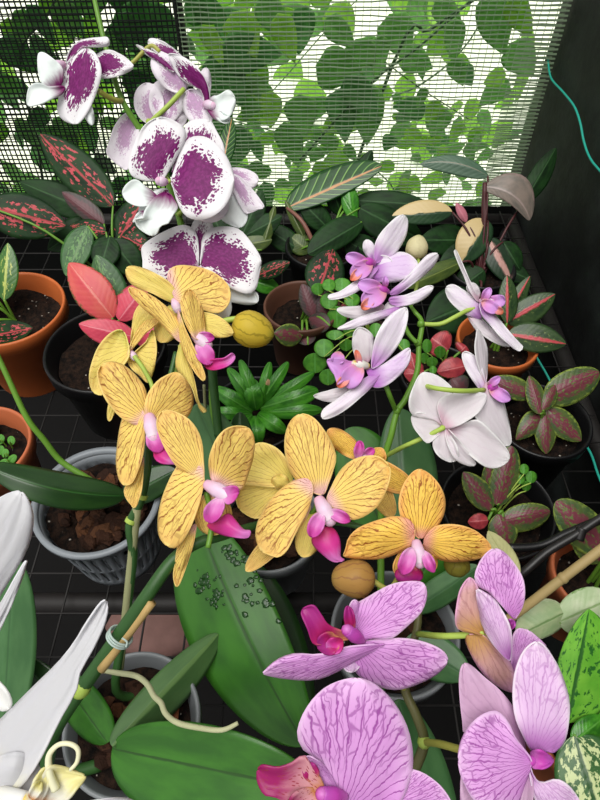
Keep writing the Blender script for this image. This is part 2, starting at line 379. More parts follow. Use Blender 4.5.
DFB = leaf_mat('lime_mottled_leaf', '#7CC040', '#5EA832', rib='#2C6424', ribw=0.06, spot='#2C6A28', spots=13, thr=0.56, soft=0.05, spot_v=3, edge='#2A5A24', edgew=1.0, rough=0.32, trans=0.2)
DFC = leaf_mat('cream_mottled_leaf', '#3E6A34', '#2E5A2A', rib='#2C5426', ribw=0.07, spot='#C8D49A', spots=10, thr=0.47, soft=0.07, spot_v=1.1, rough=0.35, trans=0.2)
VAR = leaf_mat('yellow_variegated_leaf', '#4E7A34', '#35622C', rib='#B2BE5E', ribw=0.1, spot='#BCC466', spots=8, thr=0.55, rough=0.35)
FAL = leaf_mat('textured_green_leaf', '#3E6A36', '#2A5028', rib='#5A8044', ribw=0.05, spot='#5E8C4A', spots=14, thr=0.5, rough=0.45)
def vinemat(n, a, b, tr): return leaf_mat(n, a, b, rib=b, ribw=0.04, rough=0.45, trans=tr, nstripe=6)
VN = [vinemat('vine_leaf_lime', '#B2E05A', '#98D048', 0.5), vinemat('vine_leaf_green', '#8EC66A', '#78B45A', 0.5), vinemat('vine_leaf_dark', '#70AE60', '#5C9A52', 0.5)]  # tones lightened so the leaf colour carries the net's pale veil
VND = vinemat('vine_leaf_deep', '#4E8A40', '#3A7434', 0.45)
TERRA = plain('terracotta_plastic', '#B9602E', 0.5, var=0.1, scale=20)
TERD = plain('dull_terracotta_plastic', '#B0603C', 0.5, var=0.12, scale=20)
BROWN = plain('brown_plastic', '#5A3A2C', 0.5, var=0.15, scale=20)
BLACK = plain('black_plastic', '#0B0B0D', 0.4, var=0.2, scale=20)
GREY = plain('grey_plastic', '#868C92', 0.42, var=0.1, scale=20, trans=0.12)
GRYD = plain('dim_grey_plastic', '#7C8083', 0.42, var=0.12, scale=20, trans=0.12)
def soil_mat():
    k = NT('dark_soil'); o = k.obj(); n = k.noise(o, 140, 5, 0.7); v = k.voro(o, 95)
    col = k.mix(k.ss(n, 0.35, 0.7), hexc('#080504'), hexc('#2A1C14'))
    col = k.mix(k.ss(v, 0.13, 0.08), col, hexc('#9A948A'))
    return k.finish(col, 0.9, 0.15, bump=n, bstr=1.0, bdist=0.004)
SOIL = soil_mat()
def bark_mat():
    k = NT('bark_chip_wood'); g = k.n('ShaderNodeNewGeometry'); n = k.noise(k.obj(), 160, 4, 0.7)
    r = k.n('ShaderNodeValToRGB'); k.t.links.new(g.outputs['Random Per Island'], r.inputs[0])
    r.color_ramp.elements[0].color = hexc('#1E120C'); r.color_ramp.elements[1].color = hexc('#8A4E30')
    for p_, c_ in ((0.35, '#3A241A'), (0.7, '#4E3222'), (0.88, '#62402A')):
        e = r.color_ramp.elements.new(p_); e.color = hexc(c_)
    col = k.mix(k.M('MULTIPLY', n, 0.7), r.outputs[0], hexc('#150D09'))
    return k.finish(col, 0.85, 0.15, bump=n, bstr=0.8, bdist=0.003)
BARK = bark_mat()
BAMB = plain('dry_bamboo', '#B89A62', 0.55, var=0.25, scale=40)
BAMG = plain('grey_green_cane', '#8E9068', 0.6, var=0.2, scale=40)
WIRE = plain('dark_wire', '#1E1C1B', 0.7, var=0.4, scale=30)
# ------------------------------------------------------------------ pots
def lathe(mb, c, prof, seg=48, mi=0, skip=None):
    c = Vector(c)
    rows = [[c + Vector((r * math.cos(2 * math.pi * j / seg), r * math.sin(2 * math.pi * j / seg), z)) for j in range(seg)] for r, z in prof]
    if not skip: mb.grid(rows, None, mi, True); return
    o = len(mb.v)
    for r in rows: mb.v += r
    for i in range(len(rows) - 1):
        for j in range(seg):
            if skip(i, j): continue
            j2 = (j + 1) % seg
            mb.f.append((o + i * seg + j, o + i * seg + j2, o + (i + 1) * seg + j2, o + (i + 1) * seg + j)); mb.mi.append(mi); mb.uv.append([(0, 0)] * 4)
def pot(root, r, h, mat, fill='soil', net=False, rim=0.004, soil_z=0.8, base=0.72):
    c = root.location.copy()
    rb = r * base; th = 0.0022
    mb = MB()
    if net:
        zs = [0.0, 0.006, 0.014, 0.014 + (h - 0.04) * 0.45, 0.014 + (h - 0.04) * 0.5, h - 0.022, h - 0.014, h - 0.006]
        prof = [(rb * 0.3, 0.001)] + [(rb + (r * 0.93 - rb) * (z / h), z + 0.001) for z in zs]
        lathe(mb, c, prof, 96, skip=lambda i, j: (i in (3, 5)) and j % 3 == 0)
        lathe(mb, c, [(r * 0.93, h - 0.006), (r, h - 0.005), (r, h), (r * 0.93, h), (r * 0.915, h - 0.008)], 64)
        mb.poly([c + Vector((rb * 0.3 * math.cos(2 * math.pi * j / 96), rb * 0.3 * math.sin(2 * math.pi * j / 96), 0.001)) for j in range(96)])
        o = mb.build('pot', mat, root, solid=0.0016)
    else:
        rr = r - rim
        prof = [(0.001, 0.001), (rb, 0.001), (rb + 0.001, 0.003), (rr - (rr - rb) * 0.18, h * 0.82), (r - 0.0005, h * 0.83), (r, h - 0.002), (r - 0.001, h), (r - 0.003, h), (r - 0.0042, h - 0.003), (rr - 0.006, h * 0.84), (rb - 0.002, 0.004), (0.001, 0.004)]
        lathe(mb, c, prof, 56)
        o = mb.build('pot', mat, root)
    sz = h * soil_z
    ri = (rb + (r * 0.93 - rb) * soil_z) * 0.955 if net else (rb + (r - rim - 0.003 - rb) * soil_z) * 0.97
    mb = MB(); rows = []
    sd = R_.random() * 90
    for i in range(15):
        q = ri * i / 14; row = []
        for j in range(40):
            a = 2 * math.pi * j / 40; x, y = q * math.cos(a), q * math.sin(a)
            row.append(c + Vector((x, y, sz + 0.006 * mnoise.noise(Vector((x * 45 + sd, y * 45, 0))) + 0.003 * mnoise.noise(Vector((x * 140 + sd, y * 140, 3))))))
        rows.append(row)
    mb.grid(rows, None, 0, True)
    s = mb.build('soil', SOIL, root)
    if fill == 'bark':
        mb = MB()
        for i in range(70):
            a = R_.random() * 6.283; q = (ri - 0.012) * math.sqrt(R_.random()); l = R_.uniform(0.005, 0.0135)
            u = Vector((R_.uniform(-1, 1), R_.uniform(-1, 1), R_.uniform(-0.5, 0.5))).normalized(); w = u.cross(Vector((0, 0.3, 1))).normalized(); z = u.cross(w)
            mb.blob(c + Vector((q * math.cos(a), q * math.sin(a), sz + 0.004)), (l, l * R_.uniform(0.5, 0.9), l * R_.uniform(0.35, 0.6)), (u, w, z), 5, 7, 0.28)
        b = mb.build('bark_chips', BARK, root, smooth=False); b['kind'] = 'stuff'
    return c + Vector((0, 0, sz))
def plant(name, px, z, r, h, mat, label, cat, group=None, fill='soil', net=False, xy=None, **kw):
    p = Zp(px[0], px[1], z) if xy is None else Vector((xy[0], xy[1], z))
    root = thing(name, (p.x, p.y, 0.002), label, cat, group)
    top = pot(root, r, h, mat, fill, net, **kw)
    root['_n'] = 0; del root['_n']
    return root, top
def leaf(root, mat, b, t, wl, wr=None, D=None, stalk=None, sr=0.0016, smat=None, name='leaf', solid=0.0008, **kw):
    mb = MB(); blade(mb, b, t, wl, wr, D=D, **kw)
    o = mb.build(name, mat, root, solid=solid)
    if stalk is not None:
        e = P(b[0], b[1], D + kw.get('bz', 0) / 100); s = Vector(stalk) + Vector((R_.uniform(-.006, .006), R_.uniform(-.006, .006), -0.004))
        mid = s.lerp(e, 0.5) + Vector((0, 0, 0.012 + 0.1 * (e - s).length * 0.6))
        mb = MB(); mb.tube([s, mid, e], [sr * 1.3, sr * 1.1, sr * 0.8], 7); mb.build('leaf_stalk', smat or STEM, o)
    return o
# ------------------------------------------------------------------ flowers
# outlines of the larger petals: (frame origin and zoom), points
Y5 = (240, 400, 3.75); Y7 = (330, 450, 3.53); Y4 = (90, 380, 3.75); Y1 = (80, 260, 3.75); W5 = (110, 170, 3.75); W3 = (100, 30, 4); W1 = (0, 0, 4); PX = (0, 0, 1)
L1 = (300, 210, 4); L2 = (300, 310, 4); L4 = (430, 240, 6); L5 = (400, 320, 4.615); P1 = (250, 570, 2.857); P2 = (250, 660, 2.857); P3 = (450, 540, 4); P4 = (450, 640, 4); FW_ = (0, 480, 2.5)
OUT = {
 (0, 0): (Y5, (280,350, 225,318, 182,255, 167,180, 172,120, 195,72, 232,52, 275,65, 315,110, 345,160, 362,215, 350,265, 332,315, 315,352)),
 (0, 1): (Y5, (265,385, 275,340, 268,308, 240,293, 190,308, 140,345, 95,400, 65,460, 58,510, 75,560, 110,582, 145,590, 180,560, 205,510, 230,460, 252,422)),
 (0, 2): (Y5, (325,372, 340,330, 370,272, 410,232, 465,210, 520,212, 560,250, 562,300, 545,350, 515,400, 470,435, 425,450, 385,440, 350,405)),
 (0, 'l0'): (Y5, (275,505, 312,478, 348,480, 370,510, 378,550, 376,585, 392,600, 350,607, 305,575, 272,540)),
 (1, 0): (Y5, (195,312, 180,235, 150,190, 110,165, 65,160, 20,195, -10,260, 0,310, 60,322, 130,328)),
 (1, 1): (Y5, (195,318, 130,318, 50,305, -5,330, -10,395, 35,438, 75,442, 105,402, 155,352)),
 (3, 0): (Y7, (300,302, 262,262, 243,212, 245,160, 262,115, 290,80, 318,68, 350,82, 385,120, 405,165, 405,215, 385,262, 350,297, 322,312)),
 (3, 1): (Y7, (288,338, 300,300, 292,260, 265,238, 220,235, 160,250, 100,275, 65,310, 55,350, 50,375, 100,383, 170,385, 225,370, 265,350)),
 (3, 2): (Y7, (330,336, 340,300, 370,270, 410,262, 460,265, 510,282, 550,315, 568,345, 545,375, 500,390, 440,395, 390,388, 350,365)),
 (3, 'l0'): (Y7, (232,428, 260,405, 300,405, 325,430, 325,455, 300,468, 250,468, 232,450)),
 (4, 0): (Y4, (425,375, 426,300, 422,240, 405,190, 370,145, 320,118, 280,112, 255,135, 250,175, 265,225, 290,275, 325,325, 380,362)),
 (4, 1): (Y4, (455,375, 445,310, 455,260, 480,210, 515,180, 560,172, 600,185, 618,230, 612,290, 595,350, 570,412, 530,402, 485,392)),
 (4, 2): (Y4, (425,405, 430,360, 410,310, 375,285, 345,295, 315,340, 290,390, 268,450, 255,520, 258,580, 280,615, 315,630, 345,610, 375,560, 395,510, 412,460)),
 (4, 3): (Y4, (395,540, 335,605, 318,680, 313,740, 325,775, 345,745, 372,670, 392,600)),
 (4, 'l0'): (Y4, (440,545, 485,520, 520,500, 545,525, 575,560, 602,566, 590,592, 540,590, 480,575)),
 (4, 'l1'): (Y4, (425,495, 440,465, 470,445, 495,440, 505,470, 490,510, 460,535, 430,525)),
 (4, 'l2'): (Y4, (490,415, 520,398, 550,400, 558,425, 540,455, 510,465)),
 (5, 0): (Y1, (250,600, 250,500, 225,450, 180,405, 130,382, 85,390, 65,425, 75,480, 100,530, 140,580, 175,605, 220,622)),
 (5, 1): (Y1, (252,605, 242,545, 260,490, 300,445, 350,422, 380,430, 410,470, 425,520, 415,570, 390,600, 340,620, 285,628)),
 (5, 2): (Y4, (208,192, 212,140, 190,105, 155,92, 130,120, 112,180, 102,250, 98,310, 108,370, 130,395, 160,385, 185,330, 202,270)),
 (5, 3): (Y4, (200,290, 180,340, 135,395, 128,430, 150,465, 170,478, 190,430, 200,360)),
 (6, 0): (Y1, (380,308, 372,230, 330,180, 280,140, 220,110, 185,103, 190,130, 230,175, 290,225, 340,278)),
 (6, 1): (Y1, (430,295, 395,240, 380,190, 378,150, 395,115, 420,112, 445,140, 462,190, 470,240, 465,288)),
 (6, 2): (Y1, (368,190, 388,240, 420,310, 450,380, 470,435, 460,452, 430,420, 395,360, 370,290)),
 (6, 3): (Y1, (375,315, 360,370, 362,410, 390,440, 420,480, 440,540, 460,572, 474,563, 445,530, 430,450, 410,380, 392,330)),
 (6, 4): (Y1, (445,195, 520,210, 565,250, 572,280, 530,292, 480,280, 445,245)),
 (6, 'l0'): (Y1, (470,385, 500,372, 540,368, 572,348, 580,375, 545,402, 500,413, 472,405)),
 (7, 0): (Y1, (370,155, 350,100, 310,65, 250,35, 195,22, 172,35, 180,75, 215,105, 270,125, 330,155)),
 (7, 1): (Y1, (360,158, 342,110, 328,75, 335,38, 370,20, 430,24, 490,40, 540,75, 563,115, 560,160, 530,195, 490,197, 430,175, 390,165)),
 (8, 0): (Y1, (185,362, 180,310, 165,270, 140,262, 100,285, 65,330, 45,380, 33,440, 45,490, 80,508, 105,480, 145,420)),
 (8, 1): (Y1, (178,368, 205,350, 240,320, 272,262, 288,320, 285,370, 275,420, 255,460, 225,435, 190,405)),
 (8, 2): (Y1, (190,330, 195,250, 205,195, 230,165, 270,180, 305,220, 250,245, 210,310)),
 (8, 3): (Y1, (180,355, 195,300, 225,250, 270,212, 302,212, 290,240, 250,272, 215,312)),
 (9, 0): (W5, (328,375, 333,290, 325,240, 300,212, 265,207, 215,225, 160,255, 120,290, 122,340, 130,400, 200,430, 280,410)),
 (9, 1): (W5, (345,372, 342,300, 348,250, 380,220, 430,212, 485,222, 530,272, 566,335, 560,390, 545,450, 500,462, 420,425)),
 (9, 3): (W5, (350,390, 440,415, 540,450, 556,490, 530,505, 480,500, 440,490, 380,450)),
 (10, 0): (PX, (171,180, 176,165, 181,150, 188,139, 200,136, 212,140, 223,151, 231,166, 234,182, 230,199, 218,213, 202,220, 187,217, 178,205, 174,190)),
 (10, 1): (PX, (165,177, 177,156, 185,141, 185,130, 177,122, 163,117, 150,121, 140,131, 133,147, 128,164, 132,176, 145,181, 157,180)),
 (10, 2): (PX, (172,172, 184,140, 186,124, 200,119, 210,121, 216,130, 224,146, 222,160, 200,168)),
 (10, 'l0'): (W5, (172,92, 130,58, 100,35, 70,45, 47,80, 60,115, 100,135, 145,135, 180,115)),
 (10, 'l1'): (W5, (195,85, 160,110, 130,150, 122,185, 100,195, 92,182, 105,215, 150,245, 175,240, 190,210, 215,205, 240,165, 255,140, 240,110, 225,90)),
 (11, 0): (W5, (430,10, 480,20, 520,55, 560,105, 577,140, 545,152, 510,165, 480,120, 450,60)),
 (11, 1): (W5, (430,30, 470,70, 510,130, 515,185, 490,215, 450,205, 415,180, 415,110)),
 (12, 0): (W3, (158,390, 120,335, 85,345, 55,390, 35,450, 25,490, 60,530, 110,560, 130,500, 145,440)),
 (13, 0): (W3, (415,330, 415,280, 400,240, 350,215, 310,180, 285,130, 275,95, 330,105, 390,150, 425,200, 440,260, 440,310, 430,335)),
 (13, 1): (W3, (290,130, 200,70, 198,36, 240,40, 290,70, 335,115, 320,130)),
 (13, 2): (W3, (145,60, 200,80, 250,108, 296,155, 285,168, 230,130, 180,95)),
 (13, 'l0'): (W3, (425,300, 450,265, 470,262, 510,240, 535,260, 542,300, 520,345, 480,365, 450,350)),
 (14, 0): (W1, (255,270, 290,222, 340,195, 380,210, 405,270, 400,330, 375,400, 345,460, 310,495, 260,485, 230,450, 235,390, 248,330)),
 (14, 1): (W1, (265,255, 275,205, 305,170, 350,155, 400,150, 430,150, 437,180, 400,190, 340,192, 300,225)),
 (14, 2): (W1, (380,225, 430,198, 480,215, 520,245, 533,270, 500,295, 450,310, 400,312, 385,270)),
 (14, 'l0'): (W1, (252,275, 210,232, 175,210, 152,220, 152,280, 165,330, 200,360, 245,340)),
 (14, 'l1'): (W1, (255,345, 195,345, 150,330, 115,350, 110,420, 150,420, 200,400, 250,375)),
 (15, 0): (L1, (300,210, 295,160, 310,110, 345,65, 390,25, 415,20, 432,45, 425,100, 400,150, 370,185, 330,208)),
 (15, 1): (L1, (290,240, 320,205, 370,172, 420,170, 460,195, 470,225, 450,260, 400,285, 340,290, 295,282)),
 (15, 3): (L1, (315,232, 270,243, 210,290, 160,325, 115,340, 120,358, 170,352, 220,332, 275,290)),
 (16, 0): (L1, (360,328, 420,275, 470,220, 510,180, 545,172, 553,190, 530,230, 480,275, 420,320, 380,342)),
 (16, 1): (L1, (360,350, 420,340, 470,320, 510,302, 533,308, 515,340, 470,370, 410,385, 365,378)),
 (16, 2): (L2, (395,-15, 330,0, 260,20, 200,45, 150,75, 200,77, 270,57, 340,30, 390,8)),
 (17, 0): (L2, (285,228, 290,160, 310,90, 350,30, 390,0, 425,-10, 432,30, 415,100, 380,160, 340,205, 305,228)),
 (17, 1): (L2, (272,210, 225,190, 210,150, 212,100, 235,70, 270,80, 292,105, 292,160)),
 (17, 2): (L2, (265,238, 320,225, 380,185, 430,152, 442,165, 435,215, 400,260, 350,300, 315,312, 288,305, 290,270)),
 (17, 3): (L2, (320,260, 270,265, 210,310, 150,355, 95,395, 85,425, 105,437, 160,415, 220,370, 285,310)),
 (17, 4): (L2, (225,308, 170,308, 100,325, 55,340, 75,358, 130,368, 195,345)),
 (17, 'l0'): (L2, (240,200, 200,205, 160,190, 110,198, 120,235, 140,265, 150,300, 190,270, 235,240)),
 (18, 0): (L4, (280,365, 240,310, 205,220, 165,130, 145,70, 160,65, 190,130, 225,210, 260,280, 294,355)),
 (18, 1): (L4, (304,472, 250,462, 190,435, 120,370, 93,310, 105,275, 150,268, 210,305, 270,350, 303,405)),
 (18, 2): (L4, (298,380, 330,398, 400,460, 470,540, 540,620, 558,640, 535,668, 480,635, 420,580, 350,500, 310,450)),
 (18, 3): (L4, (220,440, 300,465, 360,520, 440,590, 482,637, 420,632, 340,590, 270,535)),
 (19, 0): (L5, (388,295, 355,200, 345,130, 350,70, 360,42, 385,80, 403,130, 405,190, 400,280)),
 (19, 1): (L5, (400,355, 350,300, 305,230, 285,170, 300,145, 340,160, 375,200, 395,280)),
 (19, 2): (L5, (385,300, 350,400, 350,455, 400,500, 450,550, 490,582, 515,560, 500,460, 480,380, 460,310, 425,285)),
 (20, 0): (L5, (210,495, 150,462, 60,442, 40,380, 60,310, 100,245, 160,250, 220,290, 245,325, 215,380, 200,440)),
 (20, 1): (L5, (210,498, 170,450, 100,425, 55,440, 60,490, 95,540, 130,570, 175,535)),
 (20, 2): (L5, (210,500, 180,440, 172,390, 200,350, 270,335, 380,335, 402,365, 370,420, 320,460, 260,492)),
 (20, 3): (L5, (212,500, 165,530, 150,580, 180,630, 230,655, 270,640, 265,590, 240,540)),
 (20, 4): (L5, (212,500, 215,560, 250,640, 320,675, 350,660, 310,600, 250,530)),
 (20, 5): (L5, (212,502, 300,475, 360,460, 430,520, 490,590, 505,640, 460,680, 400,680, 340,640, 270,580)),
 (21, 0): (P1, (312,200, 300,160, 290,110, 340,75, 400,42, 450,32, 495,38, 505,75, 490,120, 450,160, 415,190, 395,197, 350,195)),
 (21, 1): (P1, (312,208, 300,245, 295,275, 315,305, 360,330, 420,342, 480,325, 530,300, 563,265, 555,235, 510,210, 450,195, 390,196, 340,200)),
 (21, 2): (P1, (384,212, 330,214, 270,220, 200,240, 130,238, 80,255, 45,285, 42,298, 100,310, 180,314, 240,295, 300,260, 362,225)),
 (21, 'l0'): (P1, (300,190, 230,160, 205,130, 180,100, 145,120, 165,170, 185,215, 240,205)),
 (22, 0): (P2, (262,400, 240,350, 215,310, 195,285, 160,265, 138,230, 135,200, 150,155, 180,110, 220,75, 270,55, 310,52, 360,70, 410,120, 445,180, 462,240, 465,300, 455,350, 435,400, 400,440, 320,440)),
 (22, 1): (P2, (370,440, 430,390, 455,340, 460,312, 500,325, 545,360, 575,410, 560,445, 470,455)),
 (22, 'l0'): (P2, (215,400, 205,340, 180,310, 155,270, 125,290, 80,305, 30,300, 20,340, 40,385, 70,392, 110,410, 170,425)),
 (23, 0): (P3, (250,310, 190,245, 150,205, 110,182, 98,140, 120,85, 155,45, 190,36, 230,60, 270,110, 295,160, 300,215, 290,270, 268,305)),
 (23, 1): (P3, (240,482, 200,450, 160,400, 125,330, 112,260, 105,200, 140,210, 185,245, 220,300, 245,360, 248,420)),
 (23, 2): (P3, (140,372, 80,370, 30,355, 20,310, 30,240, 45,190, 80,150, 110,185, 125,260)),
 (23, 3): (P3, (65,385, 130,378, 180,425, 235,480, 258,540, 255,605, 200,590, 130,530, 80,450)),
 (23, 4): (P3, (245,520, 245,440, 250,390, 270,355, 310,360, 350,390, 385,430, 330,470, 280,520)),
 (24, 0): (P4, (325,440, 290,380, 260,310, 250,220, 258,130, 290,50, 340,8, 380,25, 420,80, 455,160, 478,250, 475,340, 455,410, 415,448, 380,440, 345,418)),
 (24, 1): (P4, (325,480, 300,440, 260,385, 235,330, 200,290, 165,283, 110,310, 65,360, 38,430, 36,510, 60,580, 100,645, 180,690, 270,660, 295,590, 320,520)),
 (24, 2): (P4, (300,450, 288,350, 260,280, 200,200, 140,150, 90,105, 55,95, 38,140, 38,230, 50,330, 60,375, 150,400, 240,440)),
 (24, 3): (P4, (290,540, 200,590, 100,600, 60,540, 45,540, 45,660, 90,720, 250,690)),
 (24, 4): (P4, (315,500, 340,550, 370,570, 420,555, 460,570, 500,610, 520,670, 440,720, 350,670)),
 (24, 'l0'): (P4, (325,445, 370,443, 412,478, 390,510, 345,517, 325,500)),
 (25, 0): (FW_, (-130,400, -90,200, -30,70, 30,30, 60,35, 82,80, 80,130, 60,190, 0,290, -60,390)),
 (25, 1): (FW_, (-100,470, 0,310, 60,207, 62,225, 30,310, 0,375, -60,470)),
 (26, 0): (FW_, (-90,730, -40,640, 0,600, 80,520, 160,440, 220,350, 255,303, 270,312, 262,360, 235,420, 200,480, 190,530, 150,600, 100,700, 60,760, 0,810, -60,800)),
 (26, 'l0'): (FW_, (85,800, 105,740, 125,715, 160,718, 205,735, 212,748, 190,775, 170,800, 120,830)),
}
FN = [0]
def flower(root, D, petals, lip=(), col=None, colmat=LYC):
    """petals: (name, mat, base, tip, wl, wr, opts) ; lip: (mat, base, tip, wl, wr, opts)"""
    mb = MB()
    x0, y0, x1, y1, rp = col[:5]; dz0, dz1 = (col[5], col[6]) if len(col) > 5 else (0.0, -0.6)
    r = rp * D / F_PX
    q = pts(D, (x0, y0, dz0), ((x0 + x1) / 2, (y0 + y1) / 2, (dz0 + dz1) / 2 - 0.15), (x1, y1, dz1))
    mb.tube(q, [r * 0.6, r, r * 0.85], 10); mb.blob(q[-1], (r * 0.84, r * 0.84, r * 0.84), nu=6, nv=10)
    f = mb.build('flower', colmat, root)
    fi = FN[0]; FN[0] += 1
    def ol(key):
        if (fi, key) not in OUT: return None
        (ox, oy, sc), l = OUT[(fi, key)]
        return [(ox + l[i] / sc, oy + l[i + 1] / sc) for i in range(0, len(l), 2)]
    for pi_, (nm, mat, b, t, wl, wr, o) in enumerate(petals):
        mb = MB(); kw = dict(out=ol(pi_), cup=0.22, bow=-0.2, ruf=0.55, prof='petal' if nm == 'petal' else 'sepal'); kw.update(o)
        blade(mb, b, t, wl, wr, D=D, **kw); mb.build(nm, mat, f, solid=0.0007)
    if lip:
        mb = MB(); mats = []
        for li, (mat, b, t, wl, wr, o) in enumerate(lip):
            if mat not in mats: mats.append(mat)
            kw = dict(out=ol('l%d' % li), cup=-0.3, bow=-0.3, ruf=0.3, prof='sepal', bz=-0.3, tz=-0.8, n=12, m=10); kw.update(o)
            blade(mb, b, t, wl, wr, D=D, mi=mats.index(mat), **kw)
        mb.build('lip', mats, f, solid=0.0008)
    return f
def stalk(root, D, pl, r=0.0016, mat=STL, name='flower_stalk'):
    mb = MB(); mb.tube(pts(D, *pl), r, 8); return mb.build(name, mat, root)
def bud(root, D, c, tipd, rx, ry, mat, dz=0):
    """c centre px, tipd direction px of its long axis, rx/ry half sizes px"""
    p = P(c[0], c[1], D + dz / 100); d = (P(c[0] + tipd[0], c[1] + tipd[1], D + dz / 100) - p).normalized()
    a = d.cross(FW).normalized(); e = d.cross(a); k = D / F_PX
    mb = MB(); mb.blob(p, (ry * k, ry * k, rx * k), (a, e, d), 14, 18, 0.03, taper=-0.16)
    return mb.build('bud', mat, root)
p_, s_ = 'petal', 'sepal'
# SECTION_PLANTS
# =============================================================== ORCHIDS
OG = 'potted moth orchids on the bench'
# ---- yellow orchid
YR, yt = plant('potted_orchid', (132, 722), 0.10, 0.055, 0.10, GRYD, 'moth orchid with red-veined yellow flowers on two green spikes, grey pot at lower left', 'orchid', OG, fill='bark', soil_z=0.86)
D = 0.40
flower(YR, D, [   # front centre
    (s_, YEL, (320, 500), (301, 413), 27, 26, dict(bz=0.5, tz=0.9, tilt=-8)),
    (p_, YEL, (314, 497), (266, 556), 11, 33, dict(tilt=14, tz=-0.5, prof='wide')),
    (p_, YEL, (327, 501), (391, 466), 27, 33, dict(tilt=-14, tz=-0.2, prof='wide')),
    (s_, YEL, (310, 505), (246, 571), 11, 11, dict(bz=0.9, tz=0.7)),
    (s_, YEG, (316, 512), (303, 557), 13, 13, dict(bz=0.9, tz=0.9))],
    lip=[(LYM, (322, 520), (340, 564), 13, 13, dict(tz=-0.6, prof='point', cup=0.5)), (LY, (322, 512), (311, 537), 8, 8, dict(bz=-0.6, tz=-1.2)), (LY, (328, 511), (350, 521), 6, 6, dict(bz=-0.4, tz=-0.9))],
    col=(318, 498, 330, 520, 8), colmat=LYC)
flower(YR, 0.42, [  # behind it, seen from the back, left
    (p_, YEG, (289, 482), (240, 458), 16, 22, dict(cup=-0.3)), (p_, YEG, (289, 484), (250, 518), 17, 22, dict(bz=0.2, cup=-0.3)),
    (s_, YEG, (289, 486), (272, 478), 8, 8, dict(bz=-0.4, tz=-0.9, cup=0.5))], col=(291, 482, 296, 484, 4, 0, 0.4))
flower(YR, 0.425, [  # behind it, right
    (s_, YEO, (366, 460), (413, 488), 10, 16, dict(cup=-0.2)), (s_, YEL, (364, 466), (393, 517), 12, 11, dict(bz=0.3)), (s_, YEO, (362, 458), (328, 430), 10, 10, dict(bz=0.1)), (p_, YEO, (362, 462), (385, 452), 8, 10, dict(bz=0.3)),],
    lip=[(LY, (358, 460), (360, 441), 5, 5, dict()), (LY, (364, 458), (374, 449), 5, 4, dict(bz=-0.4))], col=(360, 464, 365, 455, 4))
D = 0.38
flower(YR, D, [   # lower right orange one
    (s_, YEO, (418, 538), (420, 469), 24, 24, dict(bz=0.4, tz=0.9, tilt=5)),
    (p_, YEO, (414, 540), (343, 556), 13, 27, dict(tilt=-10, curve=-2, prof='wide')),
    (p_, YEO, (423, 541), (492, 549), 22, 17, dict(tilt=10, prof='petal')),
    (s_, YEO, (414, 545), (396, 574), 9, 9, dict(bz=0.6, tz=0.8)), (s_, YEO, (422, 545), (434, 570), 8, 8, dict(bz=0.6, tz=0.8))],
    lip=[(LPD, (411, 562), (410, 586), 15, 15, dict(prof='round', cup=0.4)), (LY, (412, 548), (402, 574), 9, 8, dict(bz=-0.7, tz=-1.2)), (LY, (424, 551), (434, 572), 5, 6, dict(bz=-0.5, tz=-1.0))],
    col=(416, 541, 420, 563, 7), colmat=LYC)
flower(YR, D, [   # below left of the centre one
    (s_, YEL, (204, 480), (158, 410), 18, 22, dict(bz=0.3, tz=0.2, tilt=10)),
    (p_, YEL, (215, 482), (244, 429), 21, 25, dict(tilt=20, prof='petal', bz=0.1)),
    (p_, YEL, (206, 485), (165, 551), 15, 28, dict(tilt=18, tz=-0.6, prof='petal')),
    (s_, YEL, (198, 515), (177, 588), 9, 9, dict(bz=0.5, tz=0.3, curve=-3)),
    (s_, YEL, (212, 492), (214, 535), 19, 19, dict(bz=0.8, tz=0.7))],
    lip=[(LYM, (212, 513), (250, 531), 10, 14, dict(prof='point', cup=0.5)), (LY, (212, 499), (212, 524), 11, 13, dict(bz=-0.6, tz=-1.2, prof='round')), (LY, (222, 494), (236, 494), 9, 9, dict(bz=-0.5, tz=-1.0, prof='round'))],
    col=(206, 484, 229, 496, 8), colmat=LYC)
D = 0.40
flower(YR, D, [   # upper left one with dark magenta lip
    (s_, YEL, (148, 418), (104, 363), 20, 21, dict(bz=0.2, tilt=10)),
    (p_, YEL, (152, 419), (188, 376), 18, 24, dict(tilt=24, tz=0.6)),
    (p_, YEL, (147, 413), (127, 486), 9, 20, dict(tilt=30, tz=-0.4)),
    (s_, YEL, (144, 450), (134, 509), 10, 10, dict(bz=0.4))],
    lip=[(LYM, (156, 447), (176, 464), 8, 10, dict(prof='point')), (LY, (150, 430), (160, 452), 9, 9, dict(bz=-0.4, tz=-0.8))], col=(149, 415, 154, 437, 8), colmat=LYC)
D = 0.44
flower(YR, D, [   # topmost, facing right
    (s_, YEL, (180, 338), (128, 288), 9, 9, dict(curve=5, tz=-0.4, bz=-0.3)),
    (p_, YEL, (198, 338), (187, 289), 12, 13, dict(tilt=35, bz=-0.6, tz=-0.4)),
    (p_, YEL, (178, 310), (205, 380), 9, 7, dict(tilt=35, bz=-0.6, tz=-0.9, prof='sepal')),
    (s_, YEG, (180, 345), (206, 413), 9, 9, dict(bz=-0.3, curve=-5)),
    (s_, YEG, (199, 322), (234, 333), 12, 10, dict(bz=0.6))],
    lip=[(LYM, (207, 362), (236, 354), 5, 7, dict(prof='point')), (LY, (198, 342), (211, 364), 9, 9, dict()), (LY, (196, 336), (214, 338), 5, 6, dict(bz=-0.2, tz=-0.4))], col=(194, 334, 207, 345, 7, 0, -0.4), colmat=LYC)
